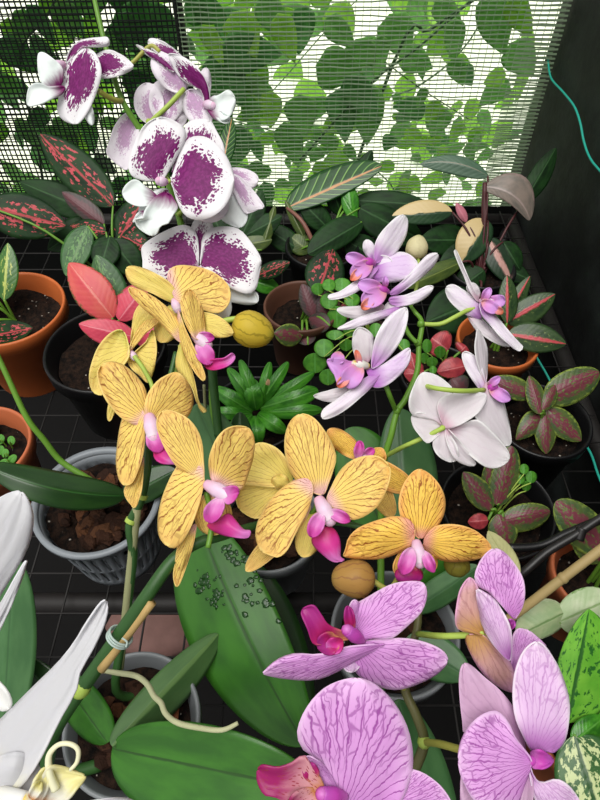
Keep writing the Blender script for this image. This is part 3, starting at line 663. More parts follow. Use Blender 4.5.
flower(YR, 0.46, [  # behind the topmost
    (s_, YEG, (178, 298), (126, 270), 11, 12, dict(fold=-0.3)), (p_, YEL, (173, 300), (231, 287), 25, 19, dict(tilt=-20, prof='wide', bz=-0.4)),
    (s_, YEG, (176, 305), (160, 342), 13, 12, dict(bz=0.4))], col=(174, 300, 178, 310, 5, 0, -0.3), colmat=LYC)
flower(YR, 0.455, [  # seen from the back, far left
    (p_, YEG, (130, 354), (95, 389), 13, 25, dict(cup=-0.3)), (p_, YEG, (128, 354), (150, 384), 22, 14, dict(bz=0.4, cup=-0.3, prof='petal')),
    (s_, YEG, (128, 350), (145, 304), 11, 12, dict(bz=0.5)), (s_, YEL, (128, 352), (161, 316), 7, 8, dict(bz=-0.3)), (s_, YEG, (116, 388), (109, 421), 4, 4, dict(bz=0.5))], col=(130, 352, 135, 358, 4, 0, -0.3))
stalk(YR, 0.45, [(134, 356), (143, 368), (152, 386), (152, 402, -1)], 0.0017)
stalk(YR, 0.45, [(210, 330), (224, 321), (243, 318)], 0.0022)
stalk(YR, 0.45, [(180, 345), (182, 360, .3), (172, 380, .5), (154, 400, -1)], 0.0017)
stalk(YR, 0.462, [(178, 310), (183, 330), (181, 352), (170, 382, -1)], 0.0017)
b_ = bud(YR, 0.45, (253, 330), (8, 3), 22, 18, BUDY)
for c, tdir, rx, ry, m, d in (((353, 578), (-8, 0), 22, 19, BUDB, .385), ((457, 567), (0, 6), 10, 13, BUDO, .40)): bud(YR, d, c, tdir, rx, ry, m)
stalk(YR, 0.387, [(372, 580), (387, 589), (395, 583, .8), (408, 560, 1.2)], 0.0018, STO)
stalk(YR, 0.40, [(452, 562), (440, 556, .3), (420, 548, .8)], 0.0016, STO)
mb = MB(); mb.tube([yt + Vector((-.022, -0.028, 0))] + pts(0.38, (52, 775, 8), (50, 748, 6), (62, 718, 3.4), (102, 660, 1), (144, 600, 0), (173, 560, .6), (198, 543, 1.3), (222, 536, 2), (262, 524, 4.2), (300, 521, 4.2), (348, 524, 3), (385, 536, 2), (408, 548, 1.2)), [.0052, .0052, .0051, .0049, .0048, .0046, .0042, .0036, .0032, .0027, .0023, .0021, .0019, .0017], 10)
sp = mb.build('flower_spike', STD, YR)
for q, r in (((82, 689), .0056),):
    e = P(q[0], q[1], 0.398); d = (UP * 0.8 + RT * 0.6).normalized(); a = d.cross(FW).normalized()
    mb = MB(); mb.blob(e, (r, r, r * 1.3), (a, d.cross(a), d), 8, 12); mb.build('stem_node', STL, sp)
mb = MB(); mb.tube([yt + Vector((.0, 0.022, 0))] + pts(0.42, (116, 690, 7), (124, 630, 5), (131, 578, 3), (133, 552, 2), (130, 525, 1), (140, 502, .5), (147, 470, .5), (149, 440, .8), (153, 404, 2), (168, 382, 2.5), (176, 352, 3)), [.0036, .0036, .0035, .0033, .0033, .0033, .0032, .003, .0028, .0024, .002, .0018], 10)
sp2 = mb.build('flower_spike', STD, YR)
for q in ((130, 523, .9), (132, 519, .9)), ((141, 499, .4), (142, 495, .4)):
    mb = MB(); mb.tube(pts(0.42, *q), .0043, 10); mb.build('stem_node', STL, sp2)
stalk(YR, 0.38, [(208, 548), (212, 520, .5), (206, 492, .4)], 0.0018, STEM)
stalk(YR, 0.40, [(300, 521, 2.2), (313, 512, 1), (318, 500, .4)], 0.0018, STEM)
stalk(YR, 0.42, [(262, 522, .3), (285, 500, .3), (293, 484, .3)], 0.0017, STEM)
stalk(YR, 0.425, [(340, 523, -1), (358, 495, .3), (363, 464, .2)], 0.0017, STEM)
stalk(YR, 0.41, [(149, 445, .5), (146, 430, .6), (148, 418, .2)], 0.0018, STEM)
leaf(YR, OLF, (113, 748), (316, 790), 42, 62, D=.43, bz=3, tz=-3, prof='oleaf', fold=-0.6, bow=-1.5, n=24, solid=.0018)
leaf(YR, OLU, (112, 746), (218, 634), 17, 22, D=.455, bz=0, tz=7.2, bow=-.6, tilt=12, prof='oleaf', fold=0.9, n=24, solid=.0018)
leaf(YR, OLF, (108, 742), (58, 672), 20, 22, D=.47, bz=0, tz=-1, tilt=-15, prof='oleaf', fold=0.7, n=20, solid=.0018)
leaf(YR, OLD, (106, 748), (16, 655), 18, 20, D=.49, bz=0, tz=0, tilt=-15, prof='oleaf', fold=0.6, n=20, solid=.0018)
mb = MB(); mb.tube(pts(0.425, (98, 670, 1), (118, 673, -.5), (136, 676, -1), (147, 684, -1), (154, 696, -1), (161, 703, -1), (166, 714, -1), (178, 723, -1), (200, 728, -2), (222, 730, -2.4), (238, 723, -2.2)), [.0014, .0019, .002, .0021, .002, .0021, .002, .002, .0019, .0017, .0014], 8)
mb.build('aerial_root', plain('pale_root', '#AEB08A', 0.7, var=0.2), YR)
# cane and its tie belong with the spike as separate things
mb = MB(); a, b = P(152, 602, .378), P(104, 666, .386); e = b + (b - a) * .06
mb.tube([a, a.lerp(e, .5), e], .0030, 10, sub=3)
o = mb.build('bamboo_cane', BAMB); tag(o, 'short tan bamboo cane clipped along the thick green flower spike, lower left', 'cane')
mb = MB()
for i in range(3):
    c = P(121 - i * 1.5, 635 + i * 2.0, .383); d = (P(144, 600, .38) - P(102, 660, .39)).normalized(); x = d.cross(FW).normalized(); z = d.cross(x)
    mb.tube([c + (x * math.cos(q * .5236) * .0078 + z * math.sin(q * .5236) * .0078) for q in range(13)], .0007, 6, sub=3)
mb.tube(pts(.375, (122, 638), (127, 642), (126, 647)), .0007, 6)
o = mb.build('plant_clip', plain('clear_tie', '#CFE0DA', 0.3, trans=0.3)); tag(o, 'pale turquoise wire tie wrapped round the thick green spike and bamboo cane', 'plant tie')
mb = MB(); a = P(137, 508, .425); b = P(120, 668, .485); mb.tube([a, a.lerp(b, .5), b], .0032, 10)
o = mb.build('plant_stake', BAMG); tag(o, 'grey-green cane standing right behind the thin dark spike over the grey basket pot', 'cane')
mb = MB(); a = P(204, 385, .56); b = P(206, 425, .59); mb.tube([a, a.lerp(b, .5), a + (b - a) * 2.4], .0014, 8)
o = mb.build('thin_stake', BAMG); tag(o, 'thin grey stake beside the dark stem below the topmost yellow flower', 'cane')
# ---- white and purple orchid
WR, wt = plant('potted_orchid', (268, 522), 0.10, 0.055, 0.10, GRYD, 'tall moth orchid with white flowers blotched purple, rearmost on the left', 'orchid', OG, fill='bark', soil_z=0.86)
D = 0.48
flower(WR, D, [
    (p_, SPT, (200, 270), (146, 246), 24, 27, dict(tilt=8, prof='wide', tz=-.4)), (p_, SPT, (202, 270), (263, 258), 34, 27, dict(tilt=-8, prof='wide', tz=-.4)),
    (s_, SPB, (200, 272), (203, 214), 13, 13, dict(bz=.5, tz=.9)), (s_, SPW, (207, 268), (257, 305), 15, 15, dict(bz=.5, tz=.3)), (s_, SPW, (203, 274), (227, 318), 13, 13, dict(bz=.7, tz=.5))],
    lip=[(SW1, (200, 272), (198, 300), 10, 10, dict())], col=(200, 268, 199, 284, 5), colmat=LYC)
D = 0.465
flower(WR, D, [
    (p_, SPT, (168, 184), (236, 178), 46, 41, dict(tilt=-10, prof='wide', tz=-.3)), (p_, SPT, (165, 178), (148, 119), 22, 33, dict(tilt=12, prof='wide', tz=.2)),
    (s_, SPB, (172, 176), (216, 121), 22, 20, dict(bz=.7, tz=1.1)), (s_, SPW, (168, 190), (140, 214), 9, 9, dict(bz=.6)), (s_, SPL, (190, 190), (226, 214), 20, 20, dict(bz=1.0, tz=1.2))],
    lip=[(SW1, (163, 186), (121, 190), 12, 13, dict(bz=-.2, tz=-.5)), (SW1, (165, 188), (154, 236), 16, 19, dict(ruf=.6, bz=-.2, prof='wide')), (SW1, (145, 212), (133, 222), 4, 4, dict(bz=-.6, prof='point'))],
    col=(166, 182, 159, 181, 5), colmat=LYC)
flower(WR, 0.485, [
    (s_, SPL, (226, 170), (264, 206), 12, 12, dict()), (s_, SPW, (226, 174), (240, 230), 15, 13, dict(bz=.4)), (p_, SPL, (224, 172), (258, 182), 9, 10, dict(bz=.6))], col=(224, 172, 219, 172, 4, 0, -.2), colmat=STL)
flower(WR, 0.505, [
    (p_, SPL, (142, 122), (114, 165), 11, 24, dict(cup=-.4)), (s_, SPL, (152, 124), (146, 83), 15, 15, dict(cup=-.3)), (p_, SPL, (164, 124), (172, 80), 20, 18, dict(cup=-.4, bz=.2)), (s_, SPL, (160, 126), (186, 112), 12, 12, dict(bz=.3))],
    col=(152, 126, 149, 122, 4, 0, -.3), colmat=STL)
flower(WR, 0.49, [
    (p_, SPB, (211, 110), (168, 53), 10, 15, dict(tilt=-35, curve=-3, tz=-.3)), (s_, SPT, (185, 64), (150, 39), 6, 8, dict(bz=.3)), (s_, SPT, (176, 72), (135, 45), 4, 4, dict(bz=-.3)),
    (p_, SPL, (184, 92), (158, 52), 16, 16, dict(bz=.5)), (s_, SPL, (188, 90), (207, 126), 14, 14, dict(bz=.4)), (s_, SPL, (202, 108), (206, 68), 7, 7, dict(bz=.8))],
    lip=[(SW1, (206, 108), (236, 101), 16, 13, dict(prof='wide', ruf=.5)), (SW1, (214, 112), (230, 122), 5, 5, dict())], col=(205, 104, 213, 106, 5), colmat=LYC)
flower(WR, 0.47, [
    (p_, SPT, (74, 58), (74, 125), 28, 18, dict(tilt=12, curve=3, prof='wide', bz=-.2)), (s_, SPT, (66, 66), (109, 40), 10, 9, dict(bz=.2, curve=-6)), (p_, SPT, (88, 61), (134, 66), 15, 14, dict(bz=.5)), (s_, SPW, (84, 95), (92, 125), 5, 5, dict(bz=.5))],
    lip=[(SW1, (60, 74), (40, 54), 10, 11, dict(prof='wide')), (SW1, (63, 86), (27, 102), 12, 11, dict(prof='wide'))], col=(64, 64, 53, 67, 5), colmat=LYC)
mb = MB(); mb.tube(pts(.49, (86, -40, 1), (95, 2), (103, 36), (112, 70), (122, 100), (139, 128, 1), (160, 160, 2), (180, 220, 3), (198, 300, 5), (211, 360, 6.5), (217, 428, 8.5)) + [wt + Vector((-.012, .01, 0))], [.0016, .0019, .0021, .0022, .0023, .0025, .0027, .0029, .003, .0031, .0033, .0036], 10)
mb.build('flower_spike', STEM, WR)
mb = MB(); mb.tube(pts(.545, (211, 352, 1), (213, 380, 1.4), (216, 410, 2.2), (219, 436, 3)), .0042, 10); mb.build('stem_sheath', STD, WR)
stalk(WR, .47, [(99, 91), (110, 98, .8), (119, 101, 1.5), (122, 100, 2)], .0021, STO)
stalk(WR, .49, [(184, 89), (168, 106, -.4), (150, 123), (145, 131, 1)], .002)
stalk(WR, .49, [(112, 72), (132, 63), (150, 46), (160, 52)], .0017, STO)
stalk(WR, .465, [(160, 160, 4), (164, 175, 1.6), (170, 182, .5)], .0018)
stalk(WR, .48, [(186, 240, 4), (195, 258, 1.5), (201, 268, .4)], .0018)
stalk(WR, .485, [(178, 215, 3), (205, 190, 1.5), (222, 173, .2)], .0018)
WL = leaf(WR, OLF, (200, 524), (306, 745), 38, 56, D=.56, bz=1, tz=-5, tilt=8, prof='oleaf', fold=0.5, bow=-2.2, n=28, m=14, curve=6, solid=.0018)
leaf(WR, OLD, (235, 560), (300, 745), 40, 30, D=.575, bz=0, tz=-2, prof='oleaf', fold=.8, n=24, solid=.0018)
leaf(WR, OLB, (238, 500), (196, 404), 26, 28, D=.585, bz=0, tz=-1, prof='oleaf', fold=.5, solid=.0018)
leaf(WR, OLD, (240, 500), (240, 412), 15, 16, D=.59, bz=0, tz=0, prof='oleaf', fold=.5, solid=.0018)
leaf(WR, OLB, (246, 505), (290, 462), 26, 26, D=.59, bz=0, tz=0, prof='oleaf', fold=.5, solid=.0018)
from mathutils.bvhtree import BVHTree
def drops(lfo, spots, k):
    bt = BVHTree.FromPolygons([v.co + lfo.parent.location for v in lfo.data.vertices], [tuple(p.vertices) for p in lfo.data.polygons]); mb = MB()
    for (x, y, sx, sy, n) in spots:
        for i in range(n):
            hx, nn, ix, ds = bt.ray_cast(CAM, ray(x + R_.gauss(0, sx), y + R_.gauss(0, sy)).normalized())
            if hx is None: continue
            if nn.dot(CAM - hx) < 0: nn = -nn
            a = nn.cross(Vector((0, 1, .2))).normalized(); e = nn.cross(a); r = R_.uniform(.0010, .0030) * k
            mb.blob(hx + nn * .0009, (r * R_.uniform(.7, 1.5), r, .0004 + r * .1), (a, e, nn), 6, 10, .25)
    o = mb.build('water_drops', WATER, lfo); o['kind'] = 'stuff'
kw_ = NT('water'); WATER = kw_.finish(hexc('#17400F'), .22, .5)
drops(WL, [(205, 582, 4, 5, 14), (216, 590, 4, 8, 16), (212, 602, 3, 4, 8), (240, 560, 6, 3, 14), (228, 552, 5, 3, 8), (250, 592, 4, 9, 14), (266, 600, 3, 6, 9), (262, 572, 6, 4, 8), (278, 620, 2, 2, 3)], 1.0)
# ---- lilac orchid
LR, lt = plant('potted_orchid', (395, 632), 0.10, 0.057, 0.10, GRYD, 'moth orchid with pale lilac flowers along an upright green spike, centre right', 'orchid', OG, fill='bark', soil_z=0.86)
D = 0.52
flower(LR, D, [
    (p_, LIL, (374, 262), (406, 214), 14, 14, dict(tilt=25, prof='petal')), (p_, LIP, (372, 268), (418, 264), 14, 17, dict(tilt=-15, prof='wide')), (s_, LIL, (373, 259), (366, 240), 6, 6, dict(bz=.4)),
    (s_, LIL, (380, 266), (328, 298), 6, 8, dict(bz=-.2, tz=-.6, tilt=30)), (s_, LIL, (372, 264), (392, 262), 8, 8, dict(bz=.6))],
    lip=[(LL, (368, 264), (346, 256), 6, 7, dict()), (LL, (372, 263), (351, 276), 9, 9, dict(bz=-.5)), (LLO, (362, 268), (351, 280), 5, 4, dict(bz=-.4))], col=(374, 263, 364, 262, 5), colmat=LPC)
D = 0.51
flower(LR, D, [
    (p_, LIL, (388, 294), (438, 253), 6, 10, dict(tilt=30, prof='petal')), (p_, LIL, (390, 297), (433, 287), 8, 8, dict(curve=4, prof='sepal')), (s_, LIL, (398, 296), (337, 329), 7, 8, dict(bz=-.2, tz=-.6, curve=3)),
    (s_, LIW, (384, 306), (337, 310), 6, 7, dict(bz=.3, curve=-5)), (s_, LIW, (398, 300), (390, 323), 11, 11, dict(bz=.5))],
    lip=[(LL, (384, 290), (358, 284), 7, 8, dict()), (LL, (386, 291), (362, 303), 10, 10, dict(bz=-.5)), (LLO, (374, 298), (362, 309), 5, 5, dict(bz=-.5)), (LL, (386, 288), (385, 276), 3, 3, dict())], col=(388, 292, 380, 288, 4), colmat=LPC)
D = 0.49
flower(LR, D, [
    (p_, LIL, (373, 367), (405, 307), 16, 16, dict(tilt=20)), (s_, LIW, (370, 364), (358, 326), 11, 12, dict(bz=.5)), (p_, LIP, (367, 370), (412, 354), 12, 15, dict(tilt=-10, prof='petal')),
    (s_, LIL, (381, 374), (321, 417), 10, 10, dict(bz=-.3, tz=-.8, tilt=20)), (s_, LIW, (358, 385), (312, 395), 7, 7, dict(bz=.4))],
    lip=[(LL, (358, 367), (327, 362), 11, 9, dict()), (LL, (361, 366), (345, 386), 10, 11, dict(bz=-.6, prof='wide')), (LLO, (350, 374), (338, 387), 5, 5, dict(bz=-.5)), (LLO, (361, 366), (356, 350), 3, 3, dict()), (LL, (340, 352), (336, 364), 7, 7, dict(bz=-.2))], col=(368, 366, 355, 364, 5), colmat=LWH)
D = 0.53
flower(LR, D, [
    (s_, LIW, (479, 302), (454, 251), 4, 4, dict(tilt=60)), (p_, LIL, (481, 311), (446, 291), 13, 12, dict(prof='wide')), (p_, LIL, (480, 302), (523, 349), 8, 11, dict(bz=-.4, tz=-.6, tilt=-25, prof='sepal')), (s_, LIW, (472, 308), (503, 347), 10, 16, dict(bz=.4)), (s_, LIW, (478, 298), (469, 283), 6, 6, dict(bz=.3))],
    lip=[(LL, (482, 301), (490, 288), 4, 5, dict()), (LL, (486, 302), (505, 300), 6, 7, dict(prof='wide')), (LLO, (494, 308), (503, 313), 4, 4, dict(bz=-.5)), (LL, (482, 301), (499, 311), 6, 7, dict(bz=-.5))], col=(480, 301, 492, 301, 4), colmat=LYC)
D = 0.50
flower(LR, D, [
    (s_, LIW, (486, 388), (478, 329), 6, 7, dict(tilt=45, bz=.2)), (p_, LIL, (487, 393), (462, 354), 8, 9, dict(prof='wide')), (p_, LIW, (485, 384), (510, 446), 13, 14, dict(tilt=-30, bz=-.4, tz=-.4)), (s_, LIW, (480, 392), (494, 440), 12, 12, dict(bz=.4))],
    lip=[(LL, (488, 386), (500, 377), 4, 4, dict()), (LL, (490, 388), (510, 400), 6, 7, dict(ruf=.5))], col=(487, 389, 495, 386, 4), colmat=LPC)
D = 0.485
flower(LR, D, [
    (p_, LIW, (444, 427), (419, 372), 22, 24, dict(cup=-.4, prof='wide')), (s_, LIW, (444, 428), (410, 425), 13, 15, dict(cup=-.3, bz=.2)), (p_, LIW, (444, 428), (487, 394), 23, 17, dict(cup=-.4, bz=-.3, prof='wide')),
    (s_, LIW, (444, 428), (447, 464), 12, 14, dict(cup=-.3, bz=-.1)), (s_, LIW, (445, 429), (474, 464), 12, 14, dict(cup=-.3, bz=-.2)), (s_, LIW, (446, 428), (509, 460), 21, 17, dict(cup=-.4, bz=.2, prof='petal'))],
    col=(444, 427, 441, 429, 3, 0, -.3), colmat=STL)
mb = MB(); mb.tube(pts(.52, (409, 304, 1), (415, 312), (422, 323), (419, 345), (417, 372), (406, 398), (397, 412), (391, 436), (384, 462, 1), (381, 510, 3)) + [lt + Vector((-.01, .012, 0))], [.0014, .0018, .0021, .0023, .0025, .0026, .0027, .0028, .003, .0031, .0034], 10)
ls = mb.build('flower_spike', STEM, LR)
for x, y in ((421, 324), (418, 343), (397, 411)):
    mb = MB(); mb.blob(P(x, y, .519), (.0034, .0034, .0038), nu=6, nv=10); mb.build('stem_node', STEM, ls)
stalk(LR, .52, [(422, 324), (440, 324), (455, 317), (466, 311, .8), (474, 308, 1)], .002)
stalk(LR, .515, [(405, 304, .3), (403, 318), (408, 333), (417, 343)], .002, STEM)
stalk(LR, .50, [(384, 380, .3), (389, 394), (396, 411, 2)], .0021, STEM)
stalk(LR, .505, [(418, 383, .5), (434, 388, -3.2), (462, 391, -3.4), (484, 390, -1.2)], .002)
stalk(LR, .50, [(386, 456, 3), (405, 446, -.6), (425, 437, -1.4), (443, 428, -1.9)], .002)
bud(LR, .53, (417, 247), (1, -6), 12, 11, BUDL); stalk(LR, .53, [(418, 258), (419, 270), (416, 290), (411, 306)], .0016)
leaf(LR, OLF, (396, 545), (348, 428), 26, 46, D=.585, bz=-2, tz=0, prof='oleaf', fold=.6, n=22, curve=-8, solid=.0018)
leaf(LR, OLB, (405, 545), (398, 408), 24, 36, D=.575, bz=-2, tz=-.5, prof='oleaf', fold=.6, n=22, solid=.0018)
leaf(LR, OLF, (400, 600), (440, 548), 20, 24, D=.54, bz=0, tz=0, prof='oleaf', fold=.5, solid=.0018)
leaf(LR, OLB, (412, 610), (478, 566), 15, 15, D=.53, bz=0, tz=-1, prof='oleaf', fold=.5, solid=.0018)
leaf(LR, OLB, (405, 640), (468, 676), 22, 22, D=.50, bz=0, tz=-1, prof='oleaf', fold=.5, solid=.0018)
leaf(LR, OLF, (388, 640), (368, 700), 16, 18, D=.50, bz=0, tz=0, prof='oleaf', fold=.5, solid=.0018)
# ---- pink veined orchid, its pot below the frame
PR, pt = plant('potted_orchid', (425, 880), 0.08, 0.055, 0.08, GRYD, 'moth orchid with large pink flowers netted with dark pink veins, nearest at lower right', 'orchid', OG, fill='bark')
D = 0.34
flower(PR, D, [
    (p_, PNK, (356, 636), (427, 588), 23, 21, dict(tilt=-12)), (p_, PNK, (362, 643), (448, 662), 17, 34, dict(tilt=12, prof='petal', bz=-.1)), (s_, PNK, (384, 643), (263, 672), 13, 9, dict(bz=-.4, tz=-.8, tilt=-25, curve=2)), (s_, PNK, (354, 634), (355, 600), 7, 7, dict(bz=.5)), (s_, PNP, (350, 650), (352, 672), 10, 10, dict(bz=.6))],
    lip=[(LPD, (336, 634), (311, 606), 11, 13, dict(prof='point', curve=6)), (LPD, (338, 636), (318, 648), 14, 10, dict(bz=-.6)), (LPD, (352, 634), (348, 606), 6, 5, dict(bz=-.2)), (LYM, (342, 640), (328, 652), 8, 9, dict(bz=-.9))], col=(362, 641, 347, 630, 7, 0, -.9), colmat=LPC)
D = 0.30
flower(PR, D, [
    (p_, PNK, (342, 796), (354, 677), 50, 64, dict(tilt=6, bow=-.4, prof='wide', n=24, m=16)), (p_, PNK, (372, 816), (452, 800), 34, 22, dict(bz=.5, tilt=5)), (s_, PNK, (340, 800), (250, 850), 20, 20, dict(bz=.4)), (s_, PNP, (350, 806), (380, 870), 22, 22, dict(bz=.6)), (p_, PNK, (336, 794), (306, 757), 6, 9, dict(bz=-.2, tz=-.6, prof='sepal'))],
    lip=[(LPS, (322, 792), (256, 773), 20, 14, dict(prof='point', bz=-.6, tz=-1)), (LPS, (318, 790), (290, 816), 18, 14, dict(bz=-.7, tz=-1.2)), (LPD, (316, 782), (305, 762), 8, 8, dict(bz=-.5))], col=(345, 797, 322, 794, 8, -.2, -1), colmat=LPC)
D = 0.325
flower(PR, D, [
    (p_, PNK, (503, 620), (493, 547), 25, 27, dict(tilt=-14, cup=.2)), (p_, PNP, (509, 662), (476, 588), 9, 17, dict(bz=-.6, tz=-.6, tilt=-25)), (s_, PNB, (485, 632), (470, 572), 14, 16, dict(bz=.1, tz=.3, cup=-.2)), (s_, PNB, (478, 634), (510, 693), 18, 15, dict(bz=.2)), (p_, PNK, (512, 672), (537, 628), 17, 19, dict(bz=.4))],
    lip=[(LPC, (506, 628), (514, 621), 5, 5, dict(bz=.3))], col=(486, 632, 494, 632, 4, 0, .2), colmat=LPC)
D = 0.29
flower(PR, D, [
    (p_, PNP, (532, 752), (533, 640), 23, 38, dict(tilt=-10, prof='wide', n=22, m=14)), (p_, PNK, (531, 762), (461, 762), 46, 50, dict(tilt=4, bz=-.4, tz=-.8, prof='petal', n=22, m=14)), (s_, PNG, (526, 754), (462, 667), 20, 24, dict(bz=.7, tz=1.0, n=20)), (s_, PNG, (516, 764), (464, 826), 18, 18, dict(bz=.8)), (p_, PNP, (528, 768), (582, 806), 20, 20, dict(ruf=.6, prof='wide', bz=-.1)), (s_, PNG, (528, 772), (518, 830), 10, 10, dict(bz=-.2))],
    lip=[(LPC, (532, 760), (554, 760), 11, 10, dict(prof='leaf', bz=0, tz=-.3))], col=(526, 762, 533, 760, 5, 0, -.2), colmat=LPC)
mb = MB(); mb.tube([pt] + pts(.36, (402, 850, 6), (404, 806, 3), (414, 772, 1.5), (424, 742, 1), (416, 715, 1), (405, 688, 1.5), (410, 655, 1.5), (418, 622, 2), (416, 590, 3)), [.0036, .0034, .0033, .0033, .0032, .0029, .0028, .0026, .0024, .002], 10)
ps = mb.build('flower_spike', STB, PR)
mb = MB(); mb.blob(P(424, 742, .369), (.0042, .0042, .005), nu=6, nv=10); mb.build('stem_node', STL, ps)
stalk(PR, .345, [(425, 742, 2.3), (440, 744), (462, 750, -2), (490, 757, -4), (520, 762, -5)], .0021, STO)
stalk(PR, .34, [(418, 634, 3.4), (440, 636), (466, 635, -1), (484, 632, -1.4)], .0018, STL)
stalk(PR, .345, [(406, 690, 3), (385, 665, 1.6), (366, 644, .4)], .0019, STO)
stalk(PR, .33, [(405, 800, 6), (380, 812, 0), (346, 797, -2.6)], .0019, STO)
leaf(PR, OLB, (440, 880), (398, 700), 34, 34, D=.44, bz=3, tz=-1, prof='oleaf', fold=.6, n=24, solid=.0018)
leaf(PR, OLF, (420, 900), (268, 800), 30, 30, D=.45, prof='oleaf', fold=.6, n=20, solid=.0018)
# ---- white orchid in the left foreground, its pot outside the frame
FR, ft = plant('potted_orchid', (-62, 705), 0.10, 0.055, 0.10, GRYD, 'moth orchid with pure white flowers cut off by the left edge, nearest at lower left', 'orchid', OG, fill='bark')
D = 0.24
flower(FR, D, [
    (p_, WHT, (-52, 640), (24, 492), 30, 34, dict(tilt=12, tz=1)), (s_, WHT, (-40, 668), (26, 558), 14, 12, dict(bz=.3, tz=.6)), (p_, WHT, (-40, 640), (-90, 560), 40, 40, dict(bz=.3))], 
    lip=[(LWH, (-40, 668), (10, 708), 14, 14, dict())], col=(-44, 650, -36, 666, 8), colmat=LWH)
flower(FR, 0.225, [
    (p_, WHT, (-30, 782), (108, 600), 29, 24, dict(tilt=-20, prof='leaf', n=24, tz=.8, curve=-4)), (p_, WHT, (-26, 790), (34, 812), 52, 40, dict(bz=-.7, prof='wide')), (s_, WHT, (20, 830), (136, 804), 14, 14, dict(bz=-.3)), (s_, WHT, (-30, 790), (30, 735), 14, 14, dict(bz=.7))],
    lip=[(LWY, (40, 812), (84, 772), 17, 13, dict(prof='wide', bz=-.2, tz=-.6, ruf=.5)), (LWY, (34, 806), (46, 768), 8, 8, dict(bz=-.2)), (LWY, (30, 800), (40, 782), 5, 6, dict(bz=-.8, tz=-1))], col=(-20, 792, 26, 800, 9, -.3, -.9), colmat=LWH)
mb = MB(); mb.tube(pts(.215, (56, 790), (50, 774), (49, 756), (58, 745), (70, 744), (78, 750), (77, 762), (70, 770)), [.0016, .0014, .0011, .0009, .0009, .0009, .0008, .0006], 8); mb.build('lip_tendril', plain('tendril_white', '#EDEBC8', 0.4, trans=.2, var=.05), FR)
mb = MB(); mb.tube([ft] + pts(.30, (-90, 790, 4), (-80, 700, 0), (-70, 640, -4), (-46, 652, -5.5)), [.0036, .0034, .003, .0024, .002], 10); mb.build('flower_spike', STEM, FR)
stalk(FR, .26, [(-86, 740, 2), (-60, 770, -1), (-26, 788, -3)], .002)
leaf(FR, OLB, (4, 726), (14, 556), 30, 28, D=.47, bz=0, tz=-2, prof='oleaf', fold=.6, n=22, solid=.0018)
# ---- orchid in the grey basket
NR, nt_ = plant('potted_orchid', (97, 500), 0.105, 0.064, 0.105, GREY, 'moth orchid not in bloom in a grey slotted basket pot of bark chips, left', 'orchid', OG, fill='bark', net=True, soil_z=0.82)
leaf(NR, OLD, (124, 496), (-14, 466), 18, 18, D=.575, bz=1, tz=-4, prof='oleaf', tilt=28, fold=.8, bow=-2, n=24, solid=.0018, curve=-8)
leaf(NR, OLD, (122, 500), (38, 498), 5, 5, D=.6, bz=1, tz=-1, prof='oleaf', fold=.5, solid=.0018)
leaf(NR, OLD, (124, 498), (176, 470), 16, 16, D=.6, bz=0, tz=0, prof='oleaf', fold=.5, solid=.0018)
mb = MB(); mb.tube([nt_ + Vector((.01, .01, 0))] + pts(.60, (96, 484, 0), (62, 462, -1), (44, 440, -2), (27, 418, -3), (8, 378, -4), (-14, 330, -5)), [.0034, .0032, .003, .003, .0028, .0026, .0024], 9); mb.build('flower_spike', STEM, NR)
# =============================================================== FOLIAGE PLANTS
AG = 'potted foliage plants on the bench'
def lf(root, top, D, rows):
    for r in rows:
        mat, b, t, wl, wr = r[:5]; o = dict(prof='leaf', fold=0.4, bow=-0.4); st = True; sm = STEM; sr = .0016
        if len(r) > 5:
            q = dict(r[5]); st = q.pop('st', True); sm = q.pop('sm', STEM); sr = q.pop('sr', .0016); o.update(q)
        leaf(root, mat, b, t, wl, wr, D=D, stalk=top if st else None, smat=sm, sr=sr, **o)
def dpt(p): return depth(p)
# orange pot, left
r, t = plant('potted_plant', (8, 308), .12, .072, .12, TERRA, 'variegated green plant in an orange plastic pot of dark soil, upper left edge', 'potted plant', AG)
lf(r, t, dpt(t) - .02, [(VAR, (4, 300), (8, 243), 10, 13), (VAR, (-6, 300), (-30, 250), 14, 14), (AGS, (-20, 338), (33, 328), 13, 13, dict(tz=-2)), (VAR, (-10, 310), (-50, 300), 14, 14)])
# black pot, pink
r, t = plant('potted_aglaonema', (105, 348), .12, .073, .12, BLACK, 'salmon-pink leaved foliage plant in a black pot, left behind the yellow orchid', 'potted plant', AG)
lf(r, t, dpt(t) - .03, [(AGP, (113, 318), (69, 263), 19, 20, dict(bow=-.8)), (AGK, (136, 337), (79, 324), 15, 12, dict(bz=-1, tz=-2)), (AGK, (119, 320), (146, 284), 16, 14), (FAL, (116, 318), (96, 255), 14, 20, dict(bz=1.5, tz=1)), (AGK, (130, 335), (160, 330), 14, 14, dict(bz=1))])
# back left, red and green
r, t = plant('potted_aglaonema', (112, 268), .10, .055, .10, BLACK, 'dark green foliage plant with leaves splashed red, against the net at far left', 'potted plant', AG)
D = dpt(t) - .02
lf(r, t, D, [(AGS, (113, 206), (40, 134), 19, 20, dict(tz=1)), (AGS, (-14, 206), (66, 226), 22, 24, dict(bz=-3, tz=-1)), (AGD, (104, 224), (62, 192), 9, 11), (AGS, (106, 232), (70, 226), 9, 10, dict(bz=-1)), (AGS, (118, 240), (146, 196), 16, 16), (DLF, (110, 236), (100, 270), 15, 15, dict(bz=-1, tz=-2)), (FAL, (88, 226), (66, 276), 14, 16, dict(bz=-1, tz=-2)),
    (DLF, (100, 215), (20, 182), 16, 16, dict(bz=3, tz=4)), (AGS, (120, 235), (150, 250), 13, 13), (DLF, (112, 240), (140, 276), 16, 16, dict(bz=-1)), (DLF, (92, 220), (48, 250), 15, 15, dict(bz=2, tz=2))])
